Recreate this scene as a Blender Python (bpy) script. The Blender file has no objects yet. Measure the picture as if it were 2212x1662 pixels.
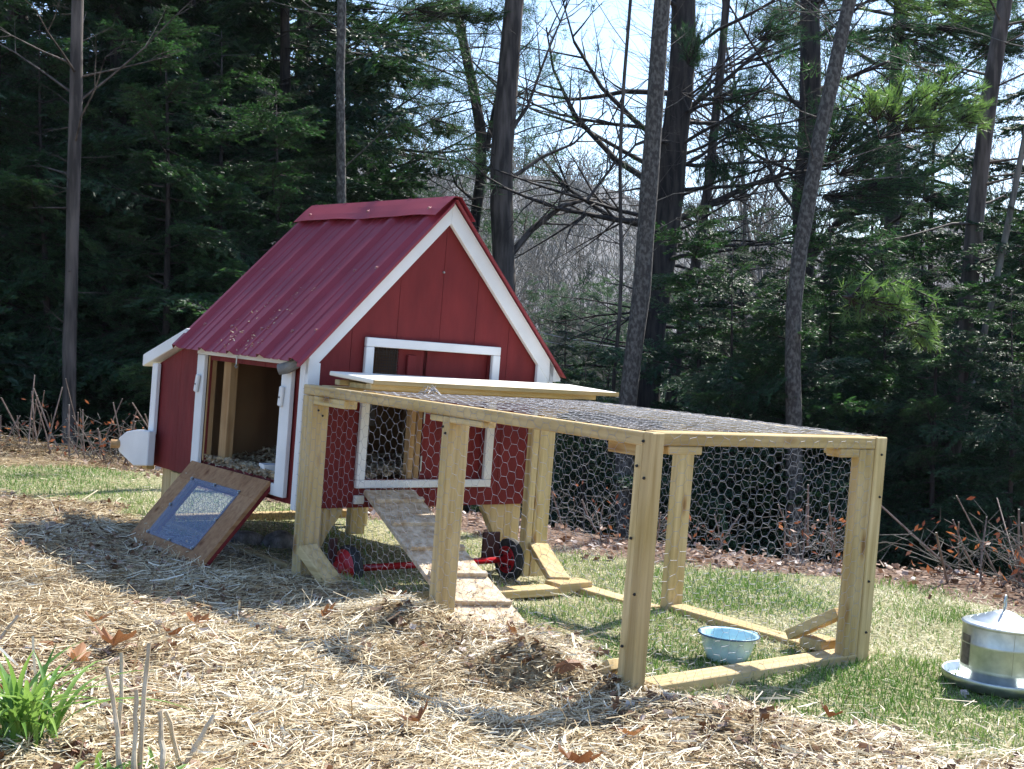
import bpy, bmesh, math, random
import numpy as np
from mathutils import Matrix, Vector

random.seed(7)
RNG = np.random.default_rng(7)
S = bpy.context.scene
COL = S.collection
rad = math.radians

# ------------------------------------------------------------------ frames
# The coop, run and lawn stand on a gentle side slope: they are laid out in a "yard" frame
# (x along the gable, y back along the coop's side, z out of the lawn) that leans in the world.
CAM = np.array([-2.582, -4.335, 0.700])
RC = np.array([[0.76809, -0.63554, 0.07827], [0.04143, -0.07266, -0.99650], [0.63900, 0.76864, -0.02948]])
FOC = 2779.4                       # focal length for a 2212 px wide frame
fwd = RC[2] / np.linalg.norm(RC[2])
right = np.cross(fwd, [0, 0, 1]); right /= np.linalg.norm(right)
down = np.cross(fwd, right)
RW = np.array([right, down, fwd])
U_, _, V_ = np.linalg.svd(RW.T @ RC)
G = U_ @ V_
GT = np.eye(4); GT[:3, :3] = G; GT[:3, 3] = CAM - G @ CAM
GM = Matrix(GT.tolist())
def W(p):                          # yard frame -> world
    p = np.asarray(p, float)
    return (p - CAM) @ G.T + CAM
def Y(p):                          # world -> yard frame
    p = np.asarray(p, float)
    return (p - CAM) @ G + CAM
def PX(u, v, D):                   # world point seen in direction (u,v) at depth D metres
    return CAM + D * (fwd + (u - 1106) / FOC * right + (v - 831) / FOC * down)
def inview(P, m=0.12):
    q = (P - CAM) @ RW.T
    z = np.maximum(q[:, 2], 1e-3)
    x = q[:, 0] / z * FOC / 1106; y = q[:, 1] / z * FOC / 831
    return (q[:, 2] > .3) & (abs(x) < 1 + m * 3) & (abs(y) < 1 + m * 1.2)

# ------------------------------------------------------------------ camera
cam = bpy.data.cameras.new("camera"); co = bpy.data.objects.new("camera", cam); COL.objects.link(co)
cam.sensor_width = 36; cam.lens = 36 * FOC / 2212; cam.clip_start = .05; cam.clip_end = 5000
M = np.eye(4); M[:3, 0] = right; M[:3, 1] = -down; M[:3, 2] = -fwd; M[:3, 3] = CAM
co.matrix_world = Matrix(M.tolist()); S.camera = co

# ------------------------------------------------------------------ light
SUN_Y = np.array([1.34, 0.40, 1.55]); SUN_W = G @ (SUN_Y / np.linalg.norm(SUN_Y))
el = math.asin(SUN_W[2]); az = math.atan2(SUN_W[0], SUN_W[1])
wd = bpy.data.worlds.new("World"); S.world = wd; wd.use_nodes = True
nt = wd.node_tree; bg = nt.nodes["Background"]
sky = nt.nodes.new("ShaderNodeTexSky"); sky.sky_type = 'NISHITA'; sky.sun_disc = False
sky.sun_elevation = el; sky.sun_rotation = az; sky.air_density = 1.0; sky.dust_density = 0.7; sky.ozone_density = 5.0
nt.links.new(sky.outputs[0], bg.inputs[0]); bg.inputs[1].default_value = 0.13
sl = bpy.data.lights.new("sun", 'SUN'); so = bpy.data.objects.new("sun", sl); COL.objects.link(so)
sl.energy = 4.6; sl.angle = rad(.5); sl.color = (1, .96, .88)
so.rotation_euler = Vector(SUN_W).to_track_quat('Z', 'Y').to_euler()
S.view_settings.view_transform = 'Standard'; S.view_settings.look = 'None'
S.view_settings.exposure = 1.2; S.view_settings.gamma = 1; S.view_settings.use_curve_mapping = False
S.render.engine = 'CYCLES'
S.cycles.max_bounces = 6; S.cycles.transparent_max_bounces = 8

# ------------------------------------------------------------------ materials
def N(nt, t, **kw):
    n = nt.nodes.new(t)
    for k, v in kw.items(): setattr(n, k, v)
    return n
def newmat(name):
    m = bpy.data.materials.new(name); m.use_nodes = True
    return m, m.node_tree, m.node_tree.nodes["Principled BSDF"]
def ramp(nt, stops):
    r = N(nt, "ShaderNodeValToRGB"); e = r.color_ramp.elements
    e[0].position, e[0].color = stops[0][0], (*stops[0][1], 1)
    e[1].position, e[1].color = stops[-1][0], (*stops[-1][1], 1)
    for p, c in stops[1:-1]:
        x = e.new(p); x.color = (*c, 1)
    return r
def simple(name, c1, c2=None, scale=8, rough=.6, metal=0, bump=0, bscale=60, stretch=(1, 1, 1), detail=6, contrast=(.35, .65), spec=.5, coat=0):
    m, nt, b = newmat(name); L = nt.links.new
    tc = N(nt, "ShaderNodeTexCoord"); mp = N(nt, "ShaderNodeMapping"); mp.inputs[3].default_value = stretch
    L(tc.outputs["Object"], mp.inputs[0])
    no = N(nt, "ShaderNodeTexNoise"); no.inputs["Scale"].default_value = scale; no.inputs["Detail"].default_value = detail
    L(mp.outputs[0], no.inputs[0])
    r = ramp(nt, [(contrast[0], c1), (contrast[1], c2 or c1)]); L(no.outputs[0], r.inputs[0]); L(r.outputs[0], b.inputs["Base Color"])
    b.inputs["Roughness"].default_value = rough; b.inputs["Metallic"].default_value = metal
    b.inputs["Specular IOR Level"].default_value = spec
    if coat: b.inputs["Coat Weight"].default_value = coat; b.inputs["Coat Roughness"].default_value = .15
    if bump:
        n2 = N(nt, "ShaderNodeTexNoise"); n2.inputs["Scale"].default_value = bscale; n2.inputs["Detail"].default_value = 5; L(mp.outputs[0], n2.inputs[0])
        bp = N(nt, "ShaderNodeBump"); bp.inputs["Strength"].default_value = bump; bp.inputs["Distance"].default_value = .01
        L(n2.outputs[0], bp.inputs["Height"]); L(bp.outputs[0], b.inputs["Normal"])
    return m
def wood(name, axis, light, dark, knots=True, rough=.75, bump=.25, green=None):
    m, nt, b = newmat(name); L = nt.links.new
    tc = N(nt, "ShaderNodeTexCoord"); mp = N(nt, "ShaderNodeMapping")
    s = [34, 34, 34]; s[axis] = 1.6; mp.inputs[3].default_value = s
    L(tc.outputs["Object"], mp.inputs[0])
    n1 = N(nt, "ShaderNodeTexNoise"); n1.inputs["Scale"].default_value = 1.6; n1.inputs["Detail"].default_value = 7; n1.inputs["Distortion"].default_value = .5; L(mp.outputs[0], n1.inputs[0])
    r1 = ramp(nt, [(.32, dark), (.5, tuple((a * .6 + c * .4) for a, c in zip(light, dark))), (.66, light)]); L(n1.outputs[0], r1.inputs[0])
    n2 = N(nt, "ShaderNodeTexNoise"); n2.inputs["Scale"].default_value = 5; n2.inputs["Detail"].default_value = 3; L(tc.outputs["Object"], n2.inputs[0])
    r2 = ramp(nt, [(.4, (1, 1, 1)), (.68, green or (.72, .66, .6))]); L(n2.outputs[0], r2.inputs[0])
    mx = N(nt, "ShaderNodeMixRGB", blend_type='MULTIPLY'); mx.inputs[0].default_value = .8
    L(r1.outputs[0], mx.inputs[1]); L(r2.outputs[0], mx.inputs[2]); out = mx.outputs[0]
    if knots:
        mk = N(nt, "ShaderNodeMapping"); s = [11, 11, 11]; s[axis] = 3.6; mk.inputs[3].default_value = s; L(tc.outputs["Object"], mk.inputs[0])
        vo = N(nt, "ShaderNodeTexVoronoi"); vo.inputs["Scale"].default_value = 1; L(mk.outputs[0], vo.inputs[0])
        rk = ramp(nt, [(.06, (.30, .17, .10)), (.10, (.62, .46, .34)), (.20, (1, 1, 1))]); L(vo.outputs["Distance"], rk.inputs[0])
        m2 = N(nt, "ShaderNodeMixRGB", blend_type='MULTIPLY'); m2.inputs[0].default_value = .8
        L(out, m2.inputs[1]); L(rk.outputs[0], m2.inputs[2]); out = m2.outputs[0]
    oi = N(nt, "ShaderNodeObjectInfo"); ro = ramp(nt, [(0, (.78, .74, .66)), (.5, (.95, .93, .90)), (1, (1.0, 1.0, .93))]); L(oi.outputs["Random"], ro.inputs[0])
    m3 = N(nt, "ShaderNodeMixRGB", blend_type='MULTIPLY'); m3.inputs[0].default_value = .9; L(out, m3.inputs[1]); L(ro.outputs[0], m3.inputs[2]); out = m3.outputs[0]
    L(out, b.inputs["Base Color"]); b.inputs["Roughness"].default_value = rough; b.inputs["Specular IOR Level"].default_value = .25
    bp = N(nt, "ShaderNodeBump"); bp.inputs["Strength"].default_value = bump; bp.inputs["Distance"].default_value = .004
    L(n1.outputs[0], bp.inputs["Height"]); L(bp.outputs[0], b.inputs["Normal"])
    return m
def attrmat(name, stops, rough=.6, transl=0, spec=.3, attr="rnd", tcol=None):
    m, nt, b = newmat(name); L = nt.links.new
    a = N(nt, "ShaderNodeAttribute"); a.attribute_name = attr
    r = ramp(nt, stops); L(a.outputs["Fac"], r.inputs[0]); L(r.outputs[0], b.inputs["Base Color"])
    b.inputs["Roughness"].default_value = rough; b.inputs["Specular IOR Level"].default_value = spec
    if transl:
        t = N(nt, "ShaderNodeBsdfTranslucent"); mx = N(nt, "ShaderNodeMixShader"); mx.inputs[0].default_value = transl
        if tcol:
            mu = N(nt, "ShaderNodeMixRGB", blend_type='MULTIPLY'); mu.inputs[0].default_value = 1; mu.inputs[2].default_value = (*tcol, 1)
            L(r.outputs[0], mu.inputs[1]); L(mu.outputs[0], t.inputs[0])
        else: L(r.outputs[0], t.inputs[0])
        L(b.outputs[0], mx.inputs[1]); L(t.outputs[0], mx.inputs[2]); L(mx.outputs[0], nt.nodes["Material Output"].inputs[0])
    return m

PT = [wood("treated_pine_" + "xyz"[i], i, (.68, .53, .30), (.47, .335, .16), green=(.86, .84, .66)) for i in range(3)]
PLY = wood("plywood", 0, (.46, .26, .13), (.30, .155, .075), knots=True, green=(.8, .72, .66))
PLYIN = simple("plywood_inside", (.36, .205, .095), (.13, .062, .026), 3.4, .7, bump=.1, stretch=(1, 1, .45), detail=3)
CLEAN = wood("new_stud", 2, (.50, .33, .17), (.38, .22, .10), knots=False)
RAMPW = simple("worn_ramp_board", (.40, .28, .17), (.68, .56, .41), 30, .9, bump=.4, bscale=90)
RED = simple("barn_red_stain", (.195, .021, .021), (.125, .012, .013), 14, .72, bump=.35, bscale=40, stretch=(1, 1, .35), contrast=(.3, .75), spec=.3)
ROOFM = simple("crimson_roof_metal", (.29, .036, .052), (.235, .028, .042), 6, .46, bump=.05, bscale=12, coat=.1, spec=.35)
WHITE = simple("white_paint", (.80, .80, .79), (.70, .70, .69), 5, .45, bump=.06, bscale=30)
WIRE = simple("galvanised_wire", (.40, .40, .43), (.28, .28, .31), 30, .6, metal=.25)
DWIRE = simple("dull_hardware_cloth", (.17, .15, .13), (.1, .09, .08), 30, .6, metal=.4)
STEEL = simple("galvanised_steel", (.56, .60, .60), (.40, .44, .44), 26, .40, metal=1, bump=.03, bscale=20)
ENAMEL = simple("blue_enamel", (.60, .85, .88), (.44, .68, .74), 18, .25, coat=.5)
SCREW = simple("screw_head", (.38, .14, .14), (.50, .30, .28), 40, .35, metal=.7)
BLACK = simple("black_rubber", (.02, .02, .022), (.035, .035, .035), 40, .75, bump=.4, bscale=90)
REDMET = simple("red_enamel_metal", (.50, .012, .02), (.40, .008, .014), 10, .3, coat=.4)
GREYFOAM = simple("grey_pipe", (.16, .16, .16), (.22, .22, .21), 30, .8, bump=.4, bscale=60)
DARKHOLE = simple("screw_and_hole_dark", (.03, .03, .03), None, 5, .8)  # near-black for screw heads and for discs that paint shaded holes
STONE = simple("mottled_stone", (.10, .085, .075), (.36, .34, .33), 18, .8, bump=.6, bscale=25)
def barkmat(name, c1, c2, sc=22):
    return simple(name, c1, c2, sc, .9, bump=.9, bscale=26, stretch=(1, 1, .22), contrast=(.35, .68))
BARK_D = simple("dark_pine_bark", (.014, .011, .011), (.055, .044, .038), 12, .9, bump=1, bscale=12, stretch=(1.6, 1.6, .25), contrast=(.38, .62))
BARK_M = simple("brown_bark", (.035, .028, .024), (.12, .098, .085), 11, .9, bump=1, bscale=13, stretch=(1.6, 1.6, .22), contrast=(.38, .62))
BARK_L = simple("lichen_bark", (.045, .040, .036), (.125, .12, .105), 42, .9, bump=1, bscale=34, stretch=(1, 1, .6), contrast=(.44, .62))
BARK_G = barkmat("grey_twig_bark", (.085, .078, .066), (.21, .195, .165))
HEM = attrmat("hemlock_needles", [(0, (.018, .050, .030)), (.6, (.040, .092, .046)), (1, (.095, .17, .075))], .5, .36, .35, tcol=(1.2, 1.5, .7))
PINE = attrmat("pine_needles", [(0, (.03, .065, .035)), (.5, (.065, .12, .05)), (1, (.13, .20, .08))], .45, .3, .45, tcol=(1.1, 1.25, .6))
HEMD = attrmat("hemlock_needles_painted_shade", [(0, (.012, .032, .020)), (.6, (.026, .060, .032)), (1, (.065, .12, .055))], .5, .32, .35, tcol=(1.2, 1.5, .7))  # darker copy of the hemlock needles, the stand's shade put into the colour
PINEB = attrmat("pine_needles_painted_sun", [(0, (.055, .115, .05)), (.5, (.11, .20, .075)), (1, (.23, .33, .14))], .45, .5, .45, tcol=(1.15, 1.25, .6))  # lighter copy of the pine needles, sunlight put into the colour
STRAW = attrmat("straw", [(0, (.10, .05, .022)), (.17, (.32, .215, .105)), (.45, (.57, .45, .265)), (.78, (.75, .65, .45)), (1, (.88, .83, .68))], .5, .12, .4)
GRASS = attrmat("grass_blade", [(0, (.065, .15, .022)), (.32, (.135, .26, .045)), (.50, (.25, .35, .09)), (.62, (.48, .45, .24)), (1, (.76, .70, .50))], .55, .3, .3)
LITTER = attrmat("dead_leaf_litter", [(0, (.07, .035, .02)), (.3, (.20, .095, .045)), (.6, (.34, .20, .13)), (.85, (.45, .34, .28)), (1, (.60, .54, .50))], .6, .15, .3)
OAKLEAF = attrmat("brown_oak_leaf", [(0, (.13, .045, .018)), (1, (.36, .17, .07))], .55, .25, .35)
ORANGE = attrmat("orange_dead_leaf", [(0, (.14, .035, .015)), (.7, (.30, .10, .04)), (1, (.45, .17, .06))], .5, .4, .35)
DAFF = attrmat("fresh_green_leaf", [(0, (.10, .23, .035)), (1, (.27, .42, .09))], .4, .4, .5)
SHAV = attrmat("wood_shavings", [(0, (.34, .24, .14)), (1, (.66, .55, .38))], .7, .1, .3)
STALK = simple("dry_stalk", (.34, .25, .15), (.60, .50, .36), 20, .6, stretch=(3, 3, .3))
STEMM = simple("cut_stem_bark", (.13, .085, .065), (.26, .19, .15), 25, .8, bump=.3)
CUTEND = simple("cut_stem_end", (.75, .68, .55), None, 5, .7)
CABLE = simple("pale_cable", (.55, .55, .56), None, 5, .5)

m, nt_, b = newmat("clear_plastic"); L = nt_.links.new
tr_ = N(nt_, "ShaderNodeBsdfTransparent"); tr_.inputs[0].default_value = (.80, .86, .95, 1)
gl_ = N(nt_, "ShaderNodeBsdfGlossy"); gl_.inputs[1].default_value = .06; df_ = N(nt_, "ShaderNodeBsdfDiffuse"); df_.inputs[0].default_value = (.14, .16, .34, 1)  # blue diffuse part paints a reflection into the clear pane
m1 = N(nt_, "ShaderNodeMixShader"); m2 = N(nt_, "ShaderNodeMixShader"); m1.inputs[0].default_value = .12
L(tr_.outputs[0], m1.inputs[1]); L(df_.outputs[0], m1.inputs[2]); m2.inputs[0].default_value = .10; L(m1.outputs[0], m2.inputs[1]); L(gl_.outputs[0], m2.inputs[2]); L(m2.outputs[0], nt_.nodes["Material Output"].inputs[0])
PLASTIC = m
# ground
m, nt_, b = newmat("yard_ground"); L = nt_.links.new
tc = N(nt_, "ShaderNodeTexCoord"); za = N(nt_, "ShaderNodeAttribute"); za.attribute_name = "zone"
n1 = N(nt_, "ShaderNodeTexNoise"); n1.inputs["Scale"].default_value = 55; n1.inputs["Detail"].default_value = 9; L(tc.outputs["Object"], n1.inputs[0])
n3 = N(nt_, "ShaderNodeTexNoise"); n3.inputs["Scale"].default_value = .16; n3.inputs["Detail"].default_value = 9; n3.inputs["Roughness"].default_value = .75; L(tc.outputs["Object"], n3.inputs[0])
rm = ramp(nt_, [(.35, (.10, .065, .038)), (.5, (.24, .175, .10)), (.68, (.42, .34, .21))]); L(n1.outputs[0], rm.inputs[0])
rg = ramp(nt_, [(.35, (.10, .11, .05)), (.5, (.24, .23, .12)), (.68, (.46, .41, .26))]); L(n1.outputs[0], rg.inputs[0])
rl = ramp(nt_, [(.35, (.06, .035, .024)), (.5, (.15, .095, .065)), (.68, (.30, .22, .17))]); L(n1.outputs[0], rl.inputs[0])
rh = ramp(nt_, [(.36, (.035, .050, .040)), (.5, (.13, .125, .125)), (.66, (.22, .21, .21))]); L(n3.outputs[0], rh.inputs[0])
def stepmix(lo, hi, a, bb):
    mr = N(nt_, "ShaderNodeMapRange"); mr.inputs[1].default_value = lo; mr.inputs[2].default_value = hi; L(za.outputs["Fac"], mr.inputs[0])
    x = N(nt_, "ShaderNodeMixRGB"); L(mr.outputs[0], x.inputs[0]); L(a, x.inputs[1]); L(bb, x.inputs[2]); return x.outputs[0]
c = stepmix(.2, .8, rm.outputs[0], rg.outputs[0]); c = stepmix(1.2, 1.8, c, rl.outputs[0]); c = stepmix(2.2, 2.9, c, rh.outputs[0])
L(c, b.inputs["Base Color"]); b.inputs["Roughness"].default_value = .95; b.inputs["Specular IOR Level"].default_value = .1
bp = N(nt_, "ShaderNodeBump"); bp.inputs["Strength"].default_value = .7; bp.inputs["Distance"].default_value = .02; L(n1.outputs[0], bp.inputs["Height"]); L(bp.outputs[0], b.inputs["Normal"])
GROUND = m

# ------------------------------------------------------------------ object helpers
def tag(o, label=None, cat=None, group=None, kind=None):
    if label: o["label"] = label
    if cat: o["category"] = cat
    if group: o["group"] = group
    if kind: o["kind"] = kind
    return o
YARD = []                                    # top-level objects laid out in the yard frame
def thing(name, loc, label, cat, group=None, yard=True, rot=None):
    o = bpy.data.objects.new(name, None); COL.objects.link(o); o.location = loc; o.empty_display_size = .1
    if rot is not None: o.rotation_euler = rot
    tag(o, label, cat, group)
    if yard: YARD.append(o)
    return o
def addmesh(name, V, F, mat, parent=None, loc=None, smooth=False, rnd=None, yard=False):
    """V in the frame's absolute coordinates; stored relative to the top-level thing."""
    V = np.asarray(V, np.float32).reshape(-1, 3)
    me = bpy.data.meshes.new(name)
    if isinstance(F, np.ndarray):
        nf, k = F.shape
        me.vertices.add(len(V)); me.loops.add(nf * k); me.polygons.add(nf)
        me.polygons.foreach_set("loop_start", np.arange(0, nf * k, k, dtype=np.int32))
        me.loops.foreach_set("vertex_index", F.astype(np.int32).ravel())
    root = parent
    while root is not None and root.parent is not None: root = root.parent
    off = np.array(root.location) if root is not None else (np.array(loc) if loc is not None else np.zeros(3))
    V = V - off
    if isinstance(F, np.ndarray):
        me.vertices.foreach_set("co", V.astype(np.float32).ravel()); me.update(calc_edges=True)
    else:
        me.from_pydata(V.tolist(), [], F); me.update()
    if rnd is not None:
        a = me.attributes.new("rnd", 'FLOAT', 'POINT'); a.data.foreach_set("value", np.asarray(rnd, np.float32))
    if smooth: me.polygons.foreach_set("use_smooth", [True] * len(me.polygons))
    me.materials.append(mat)
    o = bpy.data.objects.new(name, me); COL.objects.link(o)
    if parent is not None: o.parent = parent
    elif loc is not None: o.location = loc
    if yard: YARD.append(o)
    return o
def fixnormals(o):
    bm = bmesh.new(); bm.from_mesh(o.data); bmesh.ops.recalc_face_normals(bm, faces=bm.faces); bm.to_mesh(o.data); bm.free(); return o
CH = [(0, 1, 3, 2), (4, 6, 7, 5), (0, 4, 5, 1), (2, 3, 7, 6), (0, 2, 6, 4), (1, 5, 7, 3)]
def hexa(name, P8, mat, parent, bev=.0025, **k):
    """P8: 8 corners ordered by (i,j,k) bits"""
    o = addmesh(name, P8, CH, mat, parent, **k)
    bm = bmesh.new(); bm.from_mesh(o.data); bmesh.ops.recalc_face_normals(bm, faces=bm.faces)
    if bev: bmesh.ops.bevel(bm, geom=bm.edges[:], offset=bev, segments=1, affect='EDGES', clamp_overlap=True)
    bm.to_mesh(o.data); bm.free(); return o
def box(name, x0, x1, y0, y1, z0, z1, mat, parent, bev=.0025, jit=0, **k):
    P = [(x, y, z) for x in (x0, x1) for y in (y0, y1) for z in (z0, z1)]
    if jit: P = [(a + random.uniform(-jit, jit), b_ + random.uniform(-jit, jit), c + random.uniform(-jit, jit)) for a, b_, c in P]
    return hexa(name, P, mat, parent, bev, **k)
def board(name, p0, p1, wdir, wid, thk, mat, parent, bev=.0025, **k):
    """board from p0 to p1 (centre line), wid along wdir, thk along the remaining axis"""
    p0 = np.array(p0, float); p1 = np.array(p1, float); a = (p1 - p0); a /= np.linalg.norm(a)
    w = np.array(wdir, float); w -= a * (w @ a); w /= np.linalg.norm(w); t = np.cross(a, w)
    P = [q + s * w * wid / 2 + r * t * thk / 2 for q in (p0, p1) for s in (-1, 1) for r in (-1, 1)]
    return hexa(name, P, mat, parent, bev, **k)
def prism(name, poly, axis, a0, a1, mat, parent, bev=0, **k):
    """poly: 2D outline in the plane normal to axis (x:(y,z) y:(x,z) z:(x,y)) extruded a0..a1"""
    n = len(poly)
    def P(q, a):
        return {0: (a, q[0], q[1]), 1: (q[0], a, q[1]), 2: (q[0], q[1], a)}[axis]
    V = [P(q, a0) for q in poly] + [P(q, a1) for q in poly]
    F = [tuple(range(n))[::-1], tuple(range(n, 2 * n))] + [(i, (i + 1) % n, n + (i + 1) % n, n + i) for i in range(n)]
    o = addmesh(name, V, F, mat, parent, **k)
    bm = bmesh.new(); bm.from_mesh(o.data); bmesh.ops.recalc_face_normals(bm, faces=bm.faces)
    if bev: bmesh.ops.bevel(bm, geom=bm.edges[:], offset=bev, segments=1, affect='EDGES', clamp_overlap=True)
    bm.to_mesh(o.data); bm.free(); return o
def tubes(P0, P1, R0, R1, n=5, caps=False):
    P0 = np.asarray(P0, float); P1 = np.asarray(P1, float); R0 = np.asarray(R0, float); R1 = np.asarray(R1, float)
    d = P1 - P0; d /= np.maximum(np.linalg.norm(d, axis=1, keepdims=True), 1e-9)
    ref = np.where(abs(d[:, 2:3]) < .9, np.array([[0, 0, 1.]]), np.array([[1., 0, 0]]))
    a = np.cross(d, ref); a /= np.linalg.norm(a, axis=1, keepdims=True); b_ = np.cross(d, a)
    t = np.arange(n) / n * 2 * math.pi
    ring = a[:, None] * np.cos(t)[None, :, None] + b_[:, None] * np.sin(t)[None, :, None]
    V = np.concatenate([P0[:, None] + ring * R0[:, None, None], P1[:, None] + ring * R1[:, None, None]], 1)
    k = np.arange(n); k2 = (k + 1) % n
    f = np.stack([k, k2, n + k2, n + k], 1)
    F = (f[None] + (np.arange(len(P0)) * 2 * n)[:, None, None]).reshape(-1, 4)
    return V.reshape(-1, 3), F
def polytube(pts, radii, n=10):
    """one continuous tube through pts"""
    pts = np.asarray(pts, float); m_ = len(pts); V = []; F = []
    prev = None
    for i in range(m_):
        d = pts[min(i + 1, m_ - 1)] - pts[max(i - 1, 0)]; d /= np.linalg.norm(d)
        if prev is None:
            ref = np.array([0, 0, 1.]) if abs(d[2]) < .9 else np.array([1., 0, 0]); a = np.cross(d, ref)
        else: a = prev - d * (prev @ d)
        a /= np.linalg.norm(a); prev = a; b_ = np.cross(d, a)
        for k in range(n):
            t = 2 * math.pi * k / n; V.append(pts[i] + radii[i] * (a * math.cos(t) + b_ * math.sin(t)))
    for i in range(m_ - 1):
        for k in range(n): F.append((i * n + k, i * n + (k + 1) % n, (i + 1) * n + (k + 1) % n, (i + 1) * n + k))
    F.append(tuple(range(n))[::-1]); F.append(tuple((m_ - 1) * n + k for k in range(n)))
    return V, F
def lathe(prof, c, n=40):
    V = []; F = []
    for r, z in prof:
        for k in range(n):
            t = 2 * math.pi * k / n; V.append((c[0] + r * math.cos(t), c[1] + r * math.sin(t), c[2] + z))
    for i in range(len(prof) - 1):
        for k in range(n): F.append((i * n + k, i * n + (k + 1) % n, (i + 1) * n + (k + 1) % n, (i + 1) * n + k))
    return V, F

def vnoise(x, y, s, seed=0):
    x = np.asarray(x) * s; y = np.asarray(y) * s
    xi = np.floor(x).astype(np.int64); yi = np.floor(y).astype(np.int64); fx = x - xi; fy = y - yi
    def h(a, b_):
        n = (a * 374761393 + b_ * 668265263 + seed * 1442695041) & 0x7fffffff
        n = ((n ^ (n >> 13)) * 1274126177) & 0x7fffffff
        return ((n ^ (n >> 16)) & 0xffff) / 65535.
    u = fx * fx * (3 - 2 * fx); v = fy * fy * (3 - 2 * fy)
    return (h(xi, yi) * (1 - u) + h(xi + 1, yi) * u) * (1 - v) + (h(xi, yi + 1) * (1 - u) + h(xi + 1, yi + 1) * u) * v
def sstep(a, b_, x):
    t = np.clip((x - a) / (b_ - a), 0, 1); return t * t * (3 - 2 * t)

# ------------------------------------------------------------------ ground shape (yard frame x,y)
MB = np.array([(-3.6, .9), (-2.73, .53), (-2.5, .42), (-2.18, .26), (-1.9, .10), (-1.7, .10), (-1.35, .25), (-1.0, .2), (-.75, .05), (-.3, -.02), (1.3, -.03), (1.9, .02), (2.34, -.35), (2.9, -2.), (9, -6)])
def mulch_x(y): return np.interp(y, MB[:, 0], MB[:, 1])
EP = np.array([(-8, 5.0), (-3, 3.6), (-1.3, 3.25), (-.55, 3.05), (.2, 2.53), (.9, 2.16), (2.0, 1.75), (4.0, 1.15), (5.6, .55), (9, -1.2), (30, -14)])
def edge_d(x, y): return (x - np.interp(y, EP[:, 0], EP[:, 1])) * .86      # >0 beyond the lawn edge
def is_mulch(x, y): return (x - mulch_x(y) + (vnoise(x, y, 5, 3) - .5) * .22)          # <0 in the straw
def hyard(x, y):
    """height over the yard plane z=-.25"""
    x = np.asarray(x, float); y = np.asarray(y, float)
    m_ = sstep(.08, -.25, x - mulch_x(y)) * sstep(3.0, 2.0, y)
    near = sstep(.9, 0, np.hypot(x + .1, y - .4) - .9)
    h = m_ * (.010 + .05 * (vnoise(x, y, 2.3, 1) - .45) + .035 * (vnoise(x, y, 6.5, 2) - .5) + .016 * (vnoise(x, y, 17, 4) - .5)) * (1 - .75 * near)
    h += .085 * np.exp(-(((x + .15) / .16) ** 2 + ((y + .95) / .22) ** 2))       # straw heaped on the run's middle post
    h += .10 * np.exp(-(((x + .14) / .13) ** 2 + ((y + 1.62) / .20) ** 2))
    h += .04 * np.exp(-(((x - .02) / .10) ** 2 + ((y + .28) / .14) ** 2))
    h += .03 * m_ * sstep(-.3, -1.2, x) * (1 - near)
    h += (1 - m_) * .012 * (vnoise(x, y, 3, 5) - .5)
    h -= .05 * sstep(.3, 1.1, x) * sstep(-1.0, -.3, y)
    return h
PLN = G @ np.array([0, 0, 1.])                       # yard plane normal in the world
PL0 = W([0, 0, -.25])
def ground(xw, yw):
    """world x,y -> world z, zone"""
    xw = np.asarray(xw, float); yw = np.asarray(yw, float)
    zp = PL0[2] - ((xw - PL0[0]) * PLN[0] + (yw - PL0[1]) * PLN[1]) / PLN[2]
    P = Y(np.stack([xw, yw, zp], -1)); x, y = P[..., 0], P[..., 1]
    d = edge_d(x, y)
    dep = (xw - CAM[0]) * fwd[0] + (yw - CAM[1]) * fwd[1]
    rr = np.hypot(xw - CAM[0], yw - CAM[1])
    h = hyard(x, y) * sstep(12, 6, rr)
    e = np.maximum(d, 0)
    zn = np.where(rr < 12, zp, PL0[2]) if False else zp * sstep(14, 8, rr) + (PL0[2] - .3) * (1 - sstep(14, 8, rr))
    drop = -(.34 * e ** 1.12) * sstep(0, .5, e)
    drop = -np.minimum(-drop, 4.6 + .02 * e)
    far = np.interp(np.where(dep > 0, rr, 0), [0, 45, 80, 130, 220, 380, 560, 700, 1200], [0, 0, .8, 6, 22, 56, 90, 84, 40])
    latt = ((xw - CAM[0]) * right[0] + (yw - CAM[1]) * right[1]) / np.maximum(dep, 1)
    far = far * (1.0 - .33 * sstep(-.05, .22, latt) + .05 * np.sin(latt * 23)) + (rr > 90) * (vnoise(xw, yw, .02, 9) - .5) * 6
    z = zn + h + drop + far
    mu = is_mulch(x, y)
    zone = np.where(mu < 0, 0., 1.) 
    zone = np.where((y > 3.5 - .3 * (x)) & (x > -8), 0., zone)
    zone = np.where(y > 2.4, np.where(y > 3.45, 0., 1.), zone)
    zone = np.where((d > -.55 + .3 * (vnoise(x, y, 2, 8) - .5)) & (y < 3.), 2., zone)
    zone = np.where(d > .3, 2., zone)
    zone = np.where(rr > 60, 3., zone)
    return z, zone
def gz(xw, yw): return float(ground(np.array([xw]), np.array([yw]))[0][0])
def gy(x, y):
    """yard z of the ground at yard x,y"""
    return -.25 + float(hyard(np.array([x]), np.array([y]))[0]) if edge_d(x, y) < 0 else None
def gpt(x, y):
    """world ground point near yard x,y"""
    p = W([x, y, -.25]); return np.array([p[0], p[1], gz(p[0], p[1])])

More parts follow.
